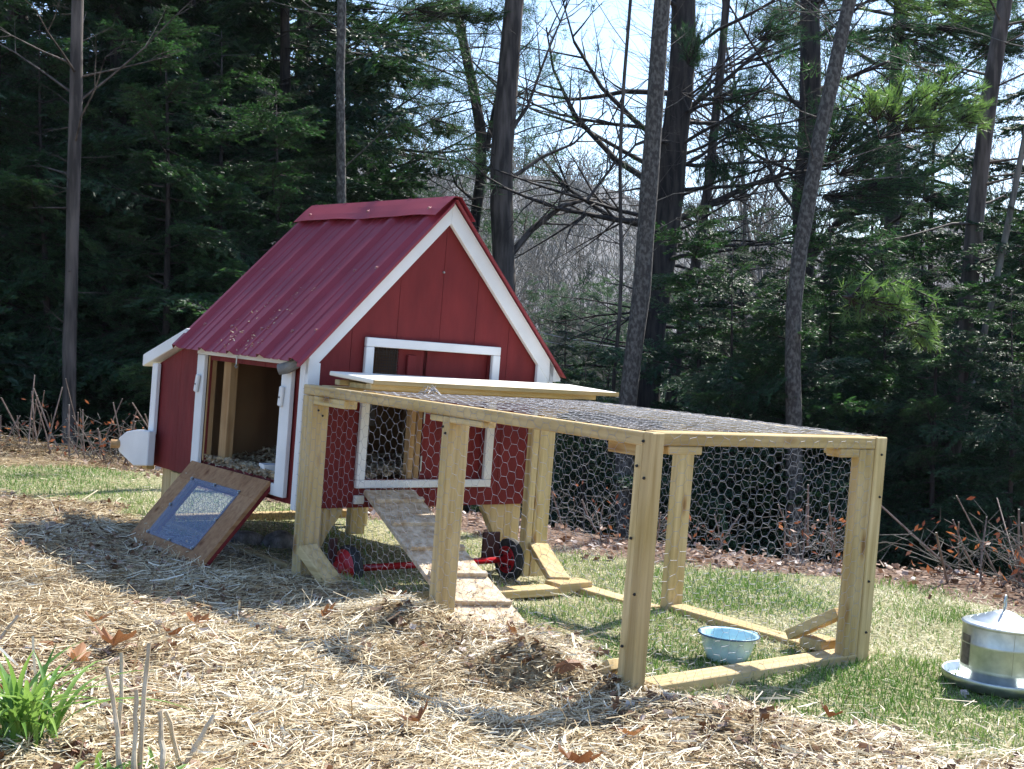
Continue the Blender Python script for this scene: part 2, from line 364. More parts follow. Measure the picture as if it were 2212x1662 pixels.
th = np.concatenate([np.arange(-28, 28, .20), np.arange(28, 332, 4)])
th = np.radians(np.sort(th)); rr = np.concatenate([[.3], .8 * 1.016 ** np.arange(0, 370)]); rr = np.concatenate([rr[rr < 30], 30 * 1.04 ** np.arange(1, 88)])
a0 = math.atan2(fwd[0], fwd[1])
TT, RR = np.meshgrid(th, rr); X = CAM[0] + RR * np.sin(TT + a0); Yy = CAM[1] + RR * np.cos(TT + a0)
Z, ZO = ground(X, Yy)
nr, nt2 = X.shape
idx = np.arange(nr * nt2).reshape(nr, nt2); nx = np.roll(idx, -1, 1)
F = np.stack([idx[:-1], nx[:-1], nx[1:], idx[1:]], -1).reshape(-1, 4)
V = np.stack([X, Yy, Z], -1).reshape(-1, 3)
g = addmesh("ground", V, F, GROUND, smooth=True)
a = g.data.attributes.new("zone", 'FLOAT', 'POINT'); a.data.foreach_set("value", ZO.ravel().astype(np.float32))
tag(g, kind="structure")

# ------------------------------------------------------------------ the coop
ROOT = thing("chicken_coop", (.6, .5, -.25), "barn-red chicken coop with white trim and crimson metal roof, side hatch open", "chicken coop")
AP = .61; SL = 1.045; RE = .583
def zroof(x): return RE + (min(x, 2 * AP - x) + .074) * SL
def strips(axis, at, thick, cuts, lo, hi_fn, holes, mat, name, breaks=()):
    """grooved siding: one board per strip, real gaps between; holes = (a0,a1,z0,z1)"""
    for s, e in zip(cuts[:-1], cuts[1:]):
        a_, b_ = s + .0010, e - .0010
        inside = [h for h in holes if h[0] <= a_ and b_ <= h[1]]
        if inside:
            h = inside[0]; strips(axis, at, thick, [s, e], lo, lambda q, z=h[2]: z, [], mat, name); strips(axis, at, thick, [s, e], h[3], hi_fn, [], mat, name, breaks); continue
        bs = sorted({a_, b_} | {q for h in holes for q in h[:2] if a_ < q < b_} | {q for q in breaks if a_ < q < b_})
        Vv = []; Ff = []
        for p, q in zip(bs[:-1], bs[1:]):
            mid = (p + q) / 2; spans = [(lo, None)]
            for h in holes:
                if h[0] < mid < h[1]: spans = [(lo, h[2]), (h[3], None)]
            for z0, z1 in spans:
                zp0 = z1 if z1 is not None else hi_fn(p); zp1 = z1 if z1 is not None else hi_fn(q)
                if zp0 <= z0 and zp1 <= z0: continue
                n = len(Vv)
                for t in (at, at + thick):
                    for (c_, z_) in ((p, z0), (q, z0), (q, max(zp1, z0)), (p, max(zp0, z0))):
                        Vv.append((c_, t, z_) if axis == 1 else (t, c_, z_))
                Ff += [(n, n + 1, n + 2, n + 3), (n + 7, n + 6, n + 5, n + 4), (n, n + 4, n + 5, n + 1), (n + 2, n + 6, n + 7, n + 3), (n + 1, n + 5, n + 6, n + 2), (n, n + 3, n + 7, n + 4)]
        fixnormals(addmesh(name, Vv, Ff, mat, ROOT))
WH = (.281, .886, .119, .655)
gx = [0.02, .183, .398, .612, .798, .985, 1.2]
top = lambda x: zroof(x) - .035
strips(1, .0055, .0045, gx, .005, top, [WH], RED, "siding_board", (AP,))
# sheathing behind the grooves (same hole)
def sheath(axis, at, thick, a_, b_, lo, fn, holes, mat, name, breaks=()):
    strips(axis, at, thick, [a_ - .0010, b_ + .0010], lo, fn, holes, mat, name, breaks)
sheath(1, .0102, .006, .02, 1.2, .008, top, [WH], RED, "front_sheathing", (AP,))
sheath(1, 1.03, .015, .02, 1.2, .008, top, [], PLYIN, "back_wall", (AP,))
# left side wall incl. nest box cheek
DH = (.176, .852, .092, .538)
def topL(y): return .625 if y < 1.045 else .600 - (y - 1.045) * .335
strips(0, .0055, .0045, [0.002, .158, .362, .566, .77, .931, 1.135, 1.372], .012, topL, [DH], RED, "siding_board", (1.045,))
sheath(0, .0105, .006, .003, 1.36, .014, topL, [DH], RED, "side_sheathing", (1.045,))
sheath(0, 1.185, .015, .018, 1.36, .012, topL, [], RED, "side_wall", (1.045,))
box("nest_back_wall", .018, 1.184, 1.362, 1.377, .012, .485, RED, ROOT)
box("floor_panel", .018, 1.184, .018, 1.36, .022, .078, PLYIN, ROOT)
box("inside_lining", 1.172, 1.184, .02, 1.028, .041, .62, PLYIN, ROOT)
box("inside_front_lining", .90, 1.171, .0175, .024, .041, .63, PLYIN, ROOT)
# roof sheets
def roofsheet(side):
    ys = []; hs = []
    y = -.045
    prof = []
    for k in range(5):
        c0 = .008 + .2585 * k
        prof += [(c0 - .034, 0), (c0 - .014, .019), (c0 + .010, .019), (c0 + .030, 0)]
        if k < 4: 
            for f_ in (.105, .165): prof += [(c0 + f_ - .012, 0), (c0 + f_ - .005, .004), (c0 + f_ + .005, .004), (c0 + f_ + .012, 0)]
    prof = [(-.05, -.004)] + [p for p in prof if -.05 < p[0] < 1.075] + [(1.075, -.004)]
    n = np.array([-SL, 1]); n = n / np.linalg.norm(n)
    V = []; F = []; st = np.linspace(0, 1, 9)
    for t in st:
        x = -.074 + (AP + .074 - .004) * t; z = RE + (x + .074) * SL - .006
        for (yy, h) in prof:
            hh_ = h * (.3 if side else 1); xx = x + n[0] * hh_; zz = z + n[1] * hh_
            if side: xx = 2 * AP - xx
            V.append((xx, yy + random.uniform(-.0004, .0004), zz + random.uniform(-.0004, .0004)))
    m_ = len(prof)
    for i in range(len(st) - 1):
        for j in range(m_ - 1): F.append((i * m_ + j, (i + 1) * m_ + j, (i + 1) * m_ + j + 1, i * m_ + j + 1))
    o = fixnormals(addmesh("roof_sheet", V, F, ROOFM, ROOT))
    s = o.modifiers.new("t", 'SOLIDIFY'); s.thickness = .0016; s.offset = 0
    return o
RS = roofsheet(0); roofsheet(1)
def rp(x, y, h=0, side=0):
    n = np.array([-SL, 0, 1]) / math.hypot(SL, 1); p = np.array([x, y, RE + (x + .074) * SL - .006]) + n * h
    if side: p[0] = 2 * AP - p[0]
    return p
nrm = np.array([-SL, 0, 1]) / math.hypot(SL, 1)
def screw(p, parent=ROOT, r=.006, d=nrm, mat=SCREW):
    p = np.array(p); V, F = polytube([p, p + d * .003, p + d * .003, p + d * .007], [r * 1.5, r * 1.5, r * .8, r * .7], 6)
    return addmesh("roof_screw" if mat is SCREW else "screw", V, F, mat, parent)
for xx, off in ((.035, 0), (.292, -.024)):
    for k in range(5): screw(rp(xx, [.009, .212, .464, .73, .988][k] + (off if k else 0), .001 if k else .018), RS)
for yy in (.0, .46, .95): screw(rp(.535, yy, .038))
# ridge cap with a buckled edge
V = []; F = []; ny = 33
for i in range(ny):
    y = -.060 + i / (ny - 1) * 1.145
    w = .0035 * (1 + math.sin(y * 9 + .6)) + .0015 * math.sin(y * 21)
    for s, hh, dx in ((0, .0235 + w, -.095), (0, .0235 + w * .6, -.065), (0, .0225, -.035), (0, .018, -.005), (1, .016, -.005), (1, .013, -.045), (1, .012, -.088)):
        V.append(rp(AP + dx, y, hh, s))
for i in range(ny - 1):
    for j in range(6): F.append((i * 7 + j, (i + 1) * 7 + j, (i + 1) * 7 + j + 1, i * 7 + j + 1))
o = fixnormals(addmesh("ridge_cap", V, F, ROOFM, ROOT)); s = o.modifiers.new("t", 'SOLIDIFY'); s.thickness = .0016
# barge trims (red metal) under cap and white rake boards on the gable
def rake(side, y0, y1, x0, x1, o0, o1, mat, name):
    """board along the slope, between vertical offsets o0 (top) and o1 (bottom) below the roof line"""
    P = []
    for x in (x0, x1):
        for y in (y0, y1):
            for o_ in (o1, o0):
                P.append(((2 * AP - x) if side else x, y, zroof(x) - o_))
    return hexa(name, P, mat, ROOT, .002)
for s in (0, 1):
    rake(s, -.022, -.001, -.02, AP, .012, .110, WHITE, "rake_board")
    rake(s, 1.046, 1.066, .06, AP, .012, .110, WHITE, "rake_board")
    if s == 0: rake(s, -.050, -.0235, -.074, AP - .01, .010, .026, ROOFM, "barge_trim")
# eave soffit strip
box("eave_board", 2 * AP + .0, 2 * AP + .055, -.02, 1.05, .50, .515, WHITE, ROOT) if False else None
prism("rake_end", [(1.2135, .652), (1.2135, .555), (1.282, .560), (1.284, .572)], 1, -.022, -.001, WHITE, ROOT)
prism("soffit", [(1.2145, .560), (1.276, .565), (1.276, .556), (1.2145, .550)], 1, -.0005, 1.05, WHITE, ROOT)
# corner boards
box("corner_board", -.020, .035, -.022, -.0012, -.004, zroof(-.02) - .112 + .05, WHITE, ROOT)
box("corner_board", -.0225, -.0012, -.0008, .035, -.002, .60, WHITE, ROOT)
box("corner_board", 1.146, 1.212, -.0205, -.0012, -.004, .64, WHITE, ROOT)
box("corner_board", 1.2005, 1.2125, -.0008, .05, -.004, .545, WHITE, ROOT)
box("corner_board", -.0205, -.0012, 1.335, 1.375, .16, .492, WHITE, ROOT)
box("corner_board", -.020, .02, 1.3775, 1.392, .012, .490, WHITE, ROOT)
# hatch trims on the side wall
box("hatch_trim", -.022, -.0012, .101, .176, .034, .558, WHITE, ROOT)
box("hatch_trim", -.020, -.0012, .860, .929, .034, .558, WHITE, ROOT)
box("hatch_trim", -.022, -.0012, .101, .931, .5595, .600, WHITE, ROOT)
box("hatch_trim", -.019, -.0012, .1775, .8585, .034, .080, WHITE, ROOT)
box("hatch_jamb", .0005, .040, .8525, .862, .094, .556, CLEAN, ROOT)
box("hatch_stud", .045, .083, .735, .80, .042, .60, CLEAN, ROOT)
box("hatch_stud", .045, .083, .13, .17, .042, .60, CLEAN, ROOT)
for (ya, za_, yb, zb) in ((.888, .470, .905, .392), (.150, .472, .158, .392)):
    lt = board("turn_latch", (-.030, ya, za_), (-.030, yb, zb), (0, 1, 0), .026, .014, WHITE, ROOT, .004)
    V, F = polytube([(-.038, (ya + yb) / 2, (za_ + zb) / 2 - .004), (-.0395, (ya + yb) / 2, (za_ + zb) / 2 - .004)], [.004, .004], 8); addmesh("latch_screw", V, F, DARKHOLE, lt)
V, F = polytube([(-.028, .545, .600), (-.03, .545, .56), (-.030, .545, .535), (-.036, .545, .527), (-.030, .545, .520), (-.024, .545, .527)], [.003] * 6, 6)
addmesh("hatch_hook", V, F, STEEL, ROOT)
V, F = polytube([(-.065, .125, .538), (-.040, .10, .549), (-.030, .06, .568), (-.026, .04, .577)], [.022, .023, .023, .02], 12)
pp = addmesh("pipe_sleeve", V, F, GREYFOAM, ROOT, smooth=False)
V, F = polytube([(-.0665, .1265, .5375), (-.0655, .1255, .538)], [.014, .014], 10); addmesh("sleeve_bore_shade", V, F, DARKHOLE, pp)  # dark disc paints the shade inside the sleeve's end
# nest box roof, handle
P = [(x, y, z) for x in (-.035, 1.235) for (y, z0, z1) in ((1.03, .612, .668), (1.472, .470, .526)) for z in (z0, z1)]
hexa("nest_box_lid", P, WHITE, ROOT, .003)
for x0 in (-.060, 1.222):
    h = prism("carry_handle_board", [(1.292, .017), (1.292, .178), (1.43, .172), (1.55, .150), (1.625, .115), (1.645, .080), (1.618, .045), (1.50, .014), (1.44, .0)], 0, x0, x0 + .037, WHITE, ROOT, .004)
V, F = polytube([(-.095, 1.635, .083), (-.055, 1.622, .083), (1.262, 1.622, .083), (1.30, 1.635, .083)], [.021, .02, .02, .021], 16)
addmesh("carry_handle_rod", V, F, CLEAN, ROOT)
box("handle_bracket", -.02, .02, 1.3775, 1.43, -.01, .011, PT[1], ROOT)
# open hatch door leaning out to the ground
fa = np.array([-.020, .905, .085]); fb = np.array([-.020, .205, .085]); fc = np.array([-.330, .86, -.262]); fd = np.array([-.330, .18, -.262])
def fpt(s, t, h=0):       # s along y (0 at back .. 1 front), t down the door
    p = (fa * (1 - s) + fb * s) * (1 - t) + (fc * (1 - s) + fd * s) * t
    nn = np.cross(fb - fa, fc - fa); nn /= np.linalg.norm(nn)
    if nn[2] < 0: nn = -nn
    return p + nn * h
HS = (.21, .78, .205, .80)
def fboard(s0, s1, t0, t1, h0, h1, mat, name, parent=ROOT, bev=.002):
    P = [fpt(s, t, h) for s in (s0, s1) for t in (t0, t1) for h in (h0, h1)]
    return hexa(name, P, mat, parent, bev)
HD = fboard(0, 1, 0, HS[2], -.010, .006, PLY, "hatch_door")
for nm, q in (("door_panel", (0, 1, HS[3], 1)), ("door_panel", (0, HS[0], HS[2], HS[3])), ("door_panel", (HS[1], 1, HS[2], HS[3]))):
    fboard(*q, -.010, .006, PLY, nm, HD, 0)
fboard(0, 1, 0, HS[2], -.026, -.0105, RED, "door_outer_face", HD, 0); fboard(0, 1, HS[3], 1, -.026, -.0105, RED, "door_outer_face", HD, 0)
fboard(0, HS[0], HS[2], HS[3], -.026, -.0105, RED, "door_outer_face", HD, 0); fboard(HS[1], 1, HS[2], HS[3], -.026, -.0105, RED, "door_outer_face", HD, 0)
fboard(HS[0] - .03, HS[1] + .03, HS[2] - .03, HS[3] + .03, .0065, .0095, PLASTIC, "plastic_pane", HD, 0)
for s in (HS[0] - .02, (HS[0] + HS[1]) / 2, HS[1] + .02):
    for t in (HS[2] - .018, HS[3] + .018): screw(fpt(s, t, .0095), HD, .005, fpt(.5, .5, 1) - fpt(.5, .5, 0), STEEL)
for s in (HS[0] - .02, HS[1] + .02): screw(fpt(s, .5, .0095), HD, .005, fpt(.5, .5, 1) - fpt(.5, .5, 0), STEEL)
# framed opening in the gable
box("window_trim", .240, .930, -.020, -.0012, .6555, .692, WHITE, ROOT)
box("window_trim", .240, .930, -.020, -.0012, .086, .118, WHITE, ROOT)
box("window_trim", .240, .279, -.020, -.0012, .119, .6545, WHITE, ROOT)
box("window_trim", .889, .930, -.020, -.0012, .119, .6545, WHITE, ROOT)
box("small_block", .240, .285, -.018, -.0012, .022, .056, WHITE, ROOT)
# red slide panel and door inside the opening
box("upper_panel", .425, .895, .020, .032, .43, .70, RED, ROOT)
box("panel_batten", .462, .504, .004, .0195, .44, .632, RED, ROOT)
dr = box("pop_door", .575, .895, .020, .034, .10, .428, RED, ROOT)
for xx in (.68, .80): box("door_batten", xx, xx + .006, .0165, .0196, .125, .42, RED, dr)
box("door_stud", .520, .545, .030, .068, .045, .70, CLEAN, ROOT); box("door_stud", .548, .570, .020, .058, .045, .70, CLEAN, ROOT)
for z0 in (.35, .15): box("door_hinge", .5715, .577, .012, .0195, z0, z0 + .065, STEEL, ROOT, .001)
# hardware cloth in the upper left of the opening
V0 = []; V1 = []
for x in np.arange(.281, .425, .0125): V0.append((x, .022, .44)); V1.append((x, .022, .665))
for z in np.arange(.44, .665, .0125): V0.append((.281, .0222, z)); V1.append((.425, .0222, z))
V, F = tubes(V0, V1, [.0009] * len(V0), [.0009] * len(V0), 4); addmesh("hardware_cloth", V, F, DWIRE, ROOT)
box("inner_board", .30, .62, .45, .47, .30, .50, simple("grey_board", (.30, .28, .24), (.2, .18, .15), 6, .8), ROOT)  # upright grey board set back inside the opening
V, F = polytube([(AP - .005, -.0005, .985), (AP - .005, -.006, .985)], [.006, .004], 8); addmesh("gable_screw", V, F, STEEL, ROOT)
# legs with gussets
for (x0, x1, y0, y1, z0) in ((1.055, 1.145, .02, .058, -.33), (.03, .12, .02, .058, -.27), (1.08, 1.17, 1.27, 1.308, -.31), (.02, .058, 1.20, 1.29, -.27), (.86, .95, .96, .998, -.28)):
    box("leg", x0, x1, y0, y1, z0, .011, PT[2], ROOT)
prism("leg_gusset", [(.925, .004), (1.0, -.13), (1.02, -.17), (1.054, -.18), (1.054, .004)], 1, .02, .058, PT[2], ROOT, .002)
prism("leg_gusset", [(.121, .004), (.121, -.16), (.15, -.10), (.20, -.03), (.215, .004)], 1, .02, .058, PT[2], ROOT, .002)
prism("leg_gusset", [(1.199, .004), (1.199, -.12), (1.15, -.05), (1.10, .004)], 0, .02, .058, PT[2], ROOT, .002)
# wheels on a red axle
WH_Y, HZ = -.12, -.215
V, F = polytube([(.20, WH_Y, HZ), (.975, WH_Y, HZ)], [.014, .014], 12); addmesh("axle", V, F, REDMET, ROOT, smooth=True)
for wx in (.165, .985):
    prof = [(.048, -.018), (.077, -.022), (.089, -.014), (.093, 0), (.089, .014), (.077, .022), (.048, .018), (.048, -.018)]
    n = 28; V = []; F = []
    for r, h in prof:
        for k in range(n):
            t = 2 * math.pi * k / n; rr_ = r * (1 + (.012 if k % 2 and r > .08 else 0)); V.append((wx + h, WH_Y + rr_ * math.cos(t), HZ + rr_ * math.sin(t)))
    for i in range(len(prof) - 1):
        for k in range(n): F.append((i * n + k, i * n + (k + 1) % n, (i + 1) * n + (k + 1) % n, (i + 1) * n + k))
    wl = fixnormals(addmesh("wheel", V, F, BLACK, ROOT))
    big_ = 1.5 if wx < .5 else 1.12; prof = [(.048, -.0235), (.052, -.022), (.034, -.012 - .03 * (wx < .5)), (.022, -.014 - .03 * (wx < .5)), (.020, -.026 - .03 * (wx < .5)), (.0, -.026 - .03 * (wx < .5))]; V = []; F = []
    for r, h in prof:
        for k in range(20):
            t = 2 * math.pi * k / 20; V.append((wx + h, WH_Y + r * big_ * math.cos(t), HZ + r * big_ * math.sin(t)))
    for i in range(len(prof) - 1):
        for k in range(20): F.append((i * 20 + k, i * 20 + (k + 1) % 20, (i + 1) * 20 + (k + 1) % 20, (i + 1) * 20 + k))
    hb = fixnormals(addmesh("wheel_hub", V, F, REDMET, wl))
    for k in range(5):
        t = 2 * math.pi * k / 5 + .3
        V, F = polytube([(wx - .0125, WH_Y + .036 * math.cos(t), HZ + .036 * math.sin(t)), (wx - .0155, WH_Y + .036 * math.cos(t), HZ + .036 * math.sin(t))], [.009, .007], 8); addmesh("hub_hole_shade", V, F, DARKHOLE, wl)  # dark discs paint the shade of holes in the hub
    V, F = polytube([(wx - .026, WH_Y, HZ), (wx - .034, WH_Y, HZ)], [.012, .009], 10); addmesh("axle_cap", V, F, STEEL, wl)
    box("axle_bracket", wx - .125 if wx > .5 else wx - .07, wx - .035, WH_Y + .03, WH_Y + .045, HZ - .02, HZ + .115, simple("dark_bracket", (.05, .012, .012), None, 5, .6), ROOT)
# skirt frames and wire under the coop
box("skirt_rail", .05, 1.10, 1.33, 1.37, -.262, -.225, PT[0], ROOT, jit=.004)
box("skirt_rail", .02, .058, .10, 1.20, -.268, -.232, PT[1], ROOT, jit=.003)

def hexwire(name, o, ux, uy, w, h, cell, r, parent, seed=0, bulge=0, mat=WIRE):
    """chicken wire: twisted strands run along ux"""
    rg_ = np.random.default_rng(seed)
    o = np.array(o, float); ux = np.array(ux, float); uy = np.array(uy, float); nn = np.cross(ux, uy)
    a_ = cell / math.sqrt(3); dx = 1.5 * a_; dy = cell
    ni = int(w / dx) + 3; nj = int(h / dy) + 3
    A = []; B = []; T = []
    jitx = {}
    def jit(x, y):
        k = (round(x, 4), round(y, 4))
        if k not in jitx:
            jx, jy = rg_.normal(0, .0020, 2); s_ = .006 * math.sin(y * 9 + x * 4 + seed)
            jitx[k] = (x + jx + s_ * .5, y + jy + .004 * math.sin(x * 7 + seed), rg_.normal(0, .0008) + bulge * math.sin(math.pi * min(max(x / w, 0), 1)) * math.sin(math.pi * min(max(y / h, 0), 1)))
        return jitx[k]
    for i in range(-1, ni):
        for j in range(-1, nj):
            cx = i * dx; cy = j * dy + (dy / 2 if i % 2 else 0)
            vs = [(cx + a_ * c_, cy + s_ * cell) for c_, s_ in ((1, 0), (.5, .5), (-.5, .5), (-1, 0))]
            for p, q, tw in ((vs[0], vs[1], 0), (vs[1], vs[2], 1), (vs[2], vs[3], 0)):
                mx, my = (p[0] + q[0]) / 2, (p[1] + q[1]) / 2
                if -.002 <= mx <= w + .002 and -.002 <= my <= h + .002:
                    P, Q = jit(*p), jit(*q)
                    P = (min(max(P[0], 0), w), min(max(P[1], 0), h), P[2]); Q = (min(max(Q[0], 0), w), min(max(Q[1], 0), h), Q[2])
                    if abs(P[0] - Q[0]) + abs(P[1] - Q[1]) < .002: continue
                    A.append(P); B.append(Q); T.append(1.3 if tw else 1)
    A = np.array(A); B = np.array(B); T = np.array(T)
    f = lambda q: o + q[:, :1] * ux + q[:, 1:2] * uy + q[:, 2:] * nn
    V, F = tubes(f(A), f(B), r * T, r * T, 4)
    return addmesh(name, V, F, mat, parent)
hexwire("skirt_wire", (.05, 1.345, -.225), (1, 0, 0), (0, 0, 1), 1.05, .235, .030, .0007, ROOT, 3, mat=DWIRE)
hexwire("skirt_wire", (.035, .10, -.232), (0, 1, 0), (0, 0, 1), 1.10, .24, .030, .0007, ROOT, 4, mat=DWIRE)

# ------------------------------------------------------------------ chicken ramp
RP = thing("chicken_ramp", (.30, -.5, -.22), "worn plywood chicken ramp with cross cleats leaning on the framed opening", "ramp")
ra = np.array([.262, -.045, .083]); rb_ = np.array([.505, -.045, .083]); rc_ = np.array([.085, -.93, -.225]); rd_ = np.array([.335, -.985, -.235])
def rpt(s, t, h):
    p = (ra * (1 - s) + rb_ * s) * (1 - t) + (rc_ * (1 - s) + rd_ * s) * t
    n_ = np.cross(rb_ - ra, rc_ - ra); n_ /= np.linalg.norm(n_); n_ = -n_ if n_[2] < 0 else n_
    return p + n_ * h
def rb(s0, s1, t0, t1, h0, h1, name, mat, bev=.002): return hexa(name, [rpt(s, t, h) for s in (s0, s1) for t in (t0, t1) for h in (h0, h1)], mat, RP, bev)
rb(0, 1, 0, 1.08, -.018, 0, "ramp_board", RAMPW)
for t in (.10, .30, .50, .70, .90): rb(.03, .97, t, t + .024, .0005, .018, "cleat", RAMPW)

# ------------------------------------------------------------------ the wire run
RUN = thing("chicken_run", (.58, -.9, -.25), "long wire-covered run of treated lumber standing against the red gable", "chicken run")
X0, X1, Y0, Y1, ZT, ZB = -.046, 1.097, -.043, -1.865, .495, -.258
def post(x0, x1, y0, y1, zb=ZB, zt=ZT - .04): return box("post", x0, x1, y0, y1, zb, zt, PT[2], RUN, .003, jit=.0015)
# corner posts are pairs of studs
post(X0, X0 + .034, Y0 - .034, Y0 - .001); post(X0 + .0005, X0 + .078, Y0 - .068, Y0 - .0355)
post(X0 + .001, X0 + .034, Y1 + .0005, Y1 + .030, zt=ZT - .035); post(X0 - .004, X0 + .048, Y1 - .036, Y1 - .0005, zt=ZT + .001); post(X0 + .0355, X0 + .066, Y1 + .0005, Y1 + .06, zt=ZT - .0385)
post(X1 - .138, X1 - .062, Y1, Y1 + .038); post(X1 - .060, X1, Y1 - .004, Y1 + .06, zt=ZT + .002)
post(1.024, 1.108, -.215, -.180, zb=-.275); post(.988, 1.022, -.213, -.170, zb=-.275, zt=ZT - .09)
post(X0, X0 + .087, -.978, -.942)
post(X1 - .088, X1 - .0005, -1.03, -.994, zb=-.275)
# top rails
box("top_rail", X0 - .001, X0 + .042, Y1 + .0005, Y0 - .0, ZT - .0385, ZT - .0005, PT[1], RUN, .003)
box("top_rail", X1 - .042, X1 + .001, Y1 + .062, Y0 - .0, ZT - .0385, ZT - .0005, PT[1], RUN, .003)
box("top_rail", X0 + .074, X1 - .062, Y1 - .001, Y1 + .070, ZT - .037, ZT, PT[0], RUN, .003)
box("top_rail", X0 + .074, X1 - .074, Y0 - .072, Y0 - .002, ZT - .037, ZT - .001, PT[0], RUN, .003)
# gusset blocks under the rails
for (ya, yb, x0) in ((-.33, -.112, X0 + .003), (-.941, -.87, X0 + .0), (-1.15, -.979, X0 + .0), (-1.81, -1.69, X0 + .035), (-.30, -.115, X1 - .06), (-.993, -.90, X1 - .06), (-1.16, -1.031, X1 - .06), (-1.79, -1.66, X1 - .06)):
    box("corner_block", x0, x0 + .06, ya, yb, ZT - (.072 if ya < -1.6 or ya > -.5 and x0 < .2 else .060), ZT - .040, PT[1], RUN, .003)
box("corner_block", .06, .20, Y1 + .002, Y1 + .06, ZT - .062, ZT - .0385, PT[0], RUN); box("corner_block", .855, .955, Y1 + .001, Y1 + .06, ZT - .066, ZT - .0385, PT[0], RUN)
# bottom rails
box("bottom_rail", .085, X1 - .062, Y1 - .005, Y1 + .075, -.256, -.218, PT[0], RUN, .003, jit=.004)
box("bottom_rail", X1 - .10, X1 - .012, -1.78, -1.045, -.262, -.226, PT[1], RUN, .003, jit=.004)
box("bottom_rail", .935, 1.018, -.99, -.60, -.272, -.240, PT[1], RUN, .003, jit=.004)
board("bottom_rail", (-.02, -.600, -.232), (.800, -.608, -.240), (0, 1, 0), .085, .030, PT[0], RUN)
box("bottom_rail", -.03, .04, -.94, -.16, -.262, -.230, PT[1], RUN, .003, jit=.004)
box("end_block", X1 - .155, X1 - .055, -1.785, -1.700, -.225, -.189, PT[0], RUN, .003)
box("end_block", .825, 1.005, -.625, -.535, -.252, -.216, PT[0], RUN, .003)
# braces
board("brace", (1.040, -.235, -.140), (.895, -.545, -.222), (1, -.35, 0), .086, .030, PT[1], RUN)
board("brace", (-.038, -.135, -.122), (-.015, -.340, -.250), (1, 0, 0), .082, .036, PT[1], RUN)
board("brace", (X1 - .10, -1.815, -.09), (X1 - .13, -1.645, -.200), (1, 0, 0), .065, .034, PT[1], RUN)
board("brace", (-.018, -1.80, -.165), (-.018, -1.715, -.235), (1, 0, 0), .05, .034, PT[1], RUN)
# chicken wire panels
CW, WR = .041, .00048
hexwire("wire_panel", (X0 - .0035, Y0, ZB + .02), (0, -1, 0), (0, 0, 1), 1.775, ZT - ZB - .022, CW, WR, RUN, 11, .004)
hexwire("wire_panel", (X1 + .0030, Y0, ZB + .0), (0, -1, 0), (0, 0, 1), 1.79, ZT - ZB - .004, CW, WR, RUN, 12, .008)
hexwire("wire_panel", (X0 + .050, Y1 - .0055, ZB + .02), (1, 0, 0), (0, 0, 1), 1.025, ZT - ZB - .022, CW, WR, RUN, 13, 0)
hexwire("wire_panel", (X0 + .004, -.42, ZT + .0045), (0, -1, 0), (1, 0, 0), 1.42, 1.135, CW, WR * 1.1, RUN, 14, .006)
for yy, zz in ((-1.853, .40), (-1.884, .37), (-1.853, .20), (-1.884, .05), (-1.853, -.10), (-1.87, .47), (-.95, .42), (-.965, .40)): screw((X0 - (.004 if yy < -1.5 else 0), yy, zz), RUN, .003, np.array([-1, 0, 0.]), DARKHOLE)
for xx, zz in ((X1 - .03, .44), (X1 - .02, .30), (X1 - .04, .02), (X1 - .03, -.15), (X0 + .03, .40), (X0 + .05, .38)): screw((xx, Y1 - (.004 if xx > .5 else 0) if xx > .5 else Y0 - .0685, zz), RUN, .003, np.array([0, -1, 0.]), DARKHOLE)
# loose wire tuft on top
V0 = []; V1 = []
for k in range(22):
    a_ = random.uniform(0, 6.3); c_ = np.array([.24, -.47, ZT + .006]); p = c_ + [random.uniform(-.05, .05), random.uniform(-.05, .05), 0]
    q = c_ + [.02 * math.cos(a_), .02 * math.sin(a_), random.uniform(.015, .034)]; V0.append(p); V1.append(q)
V, F = tubes(V0, V1, [.001] * 22, [.001] * 22, 4); addmesh("loose_wire", V, F, WIRE, RUN)
# lid
LID = thing("run_lid", (.65, -.25, ZT + .001), "white-topped plywood lid with cleats lying across the run next to the gable", "lid")
WPLY = simple("white_ply", (.82, .78, .68), None, 5, .5)
hexa("lid_board", [(x_, y_, z_ + (.012 if y_ > -.3 else 0)) for x_ in (.015, 1.25) for y_ in (-.425, -.12) for z_ in (.524, .5405)], WPLY, LID, .003)
box("lid_edge", .014, 1.251, -.437, -.4255, .523, .5395, PT[0], LID, .001)
box("cleat", .02, 1.15, -.405, -.37, ZT + .008, .5235, PT[0], LID, .002); box("cleat", .02, 1.15, -.19, -.155, ZT + .008, .5235, PT[0], LID, .002)
box("lid_underlay", .06, 1.08, -.365, -.195, ZT + .004, .518, PT[0], LID, .002)

# ------------------------------------------------------------------ bowl and waterer
bz = gy(.58, -1.68)
bc = (0.606, -1.676, -.246)
V, F = lathe([(0, .004), (.058, .002), (.064, .006), (.078, .040), (.090, .080), (.0965, .082), (.098, .086), (.094, .088), (.087, .084), (.074, .040), (.060, .010), (0, .008)], bc, 40)
BW = thing("water_bowl", bc, "speckled pale blue enamel basin standing on the grass inside the run", "bowl")
fixnormals(addmesh("basin", V, F, ENAMEL, BW, smooth=True))
V, F = polytube([(bc[0] + .090, bc[1] - .03, .083 + bc[2]), (bc[0] + .112, bc[1] - .022, .083 + bc[2]), (bc[0] + .114, bc[1] + .0, .083 + bc[2]), (bc[0] + .095, bc[1] + .018, .083 + bc[2])], [.004] * 4, 6)
addmesh("handle", V, F, ENAMEL, BW, smooth=True)
V, F = lathe([(.093, .0865), (.0985, .0885), (.0995, .0855), (.0975, .083)], bc, 40); addmesh("rim", V, F, simple("blue_rim", (.05, .12, .2), None, 5, .3), BW, smooth=True)
wc = (1.211, -2.268, -.243)
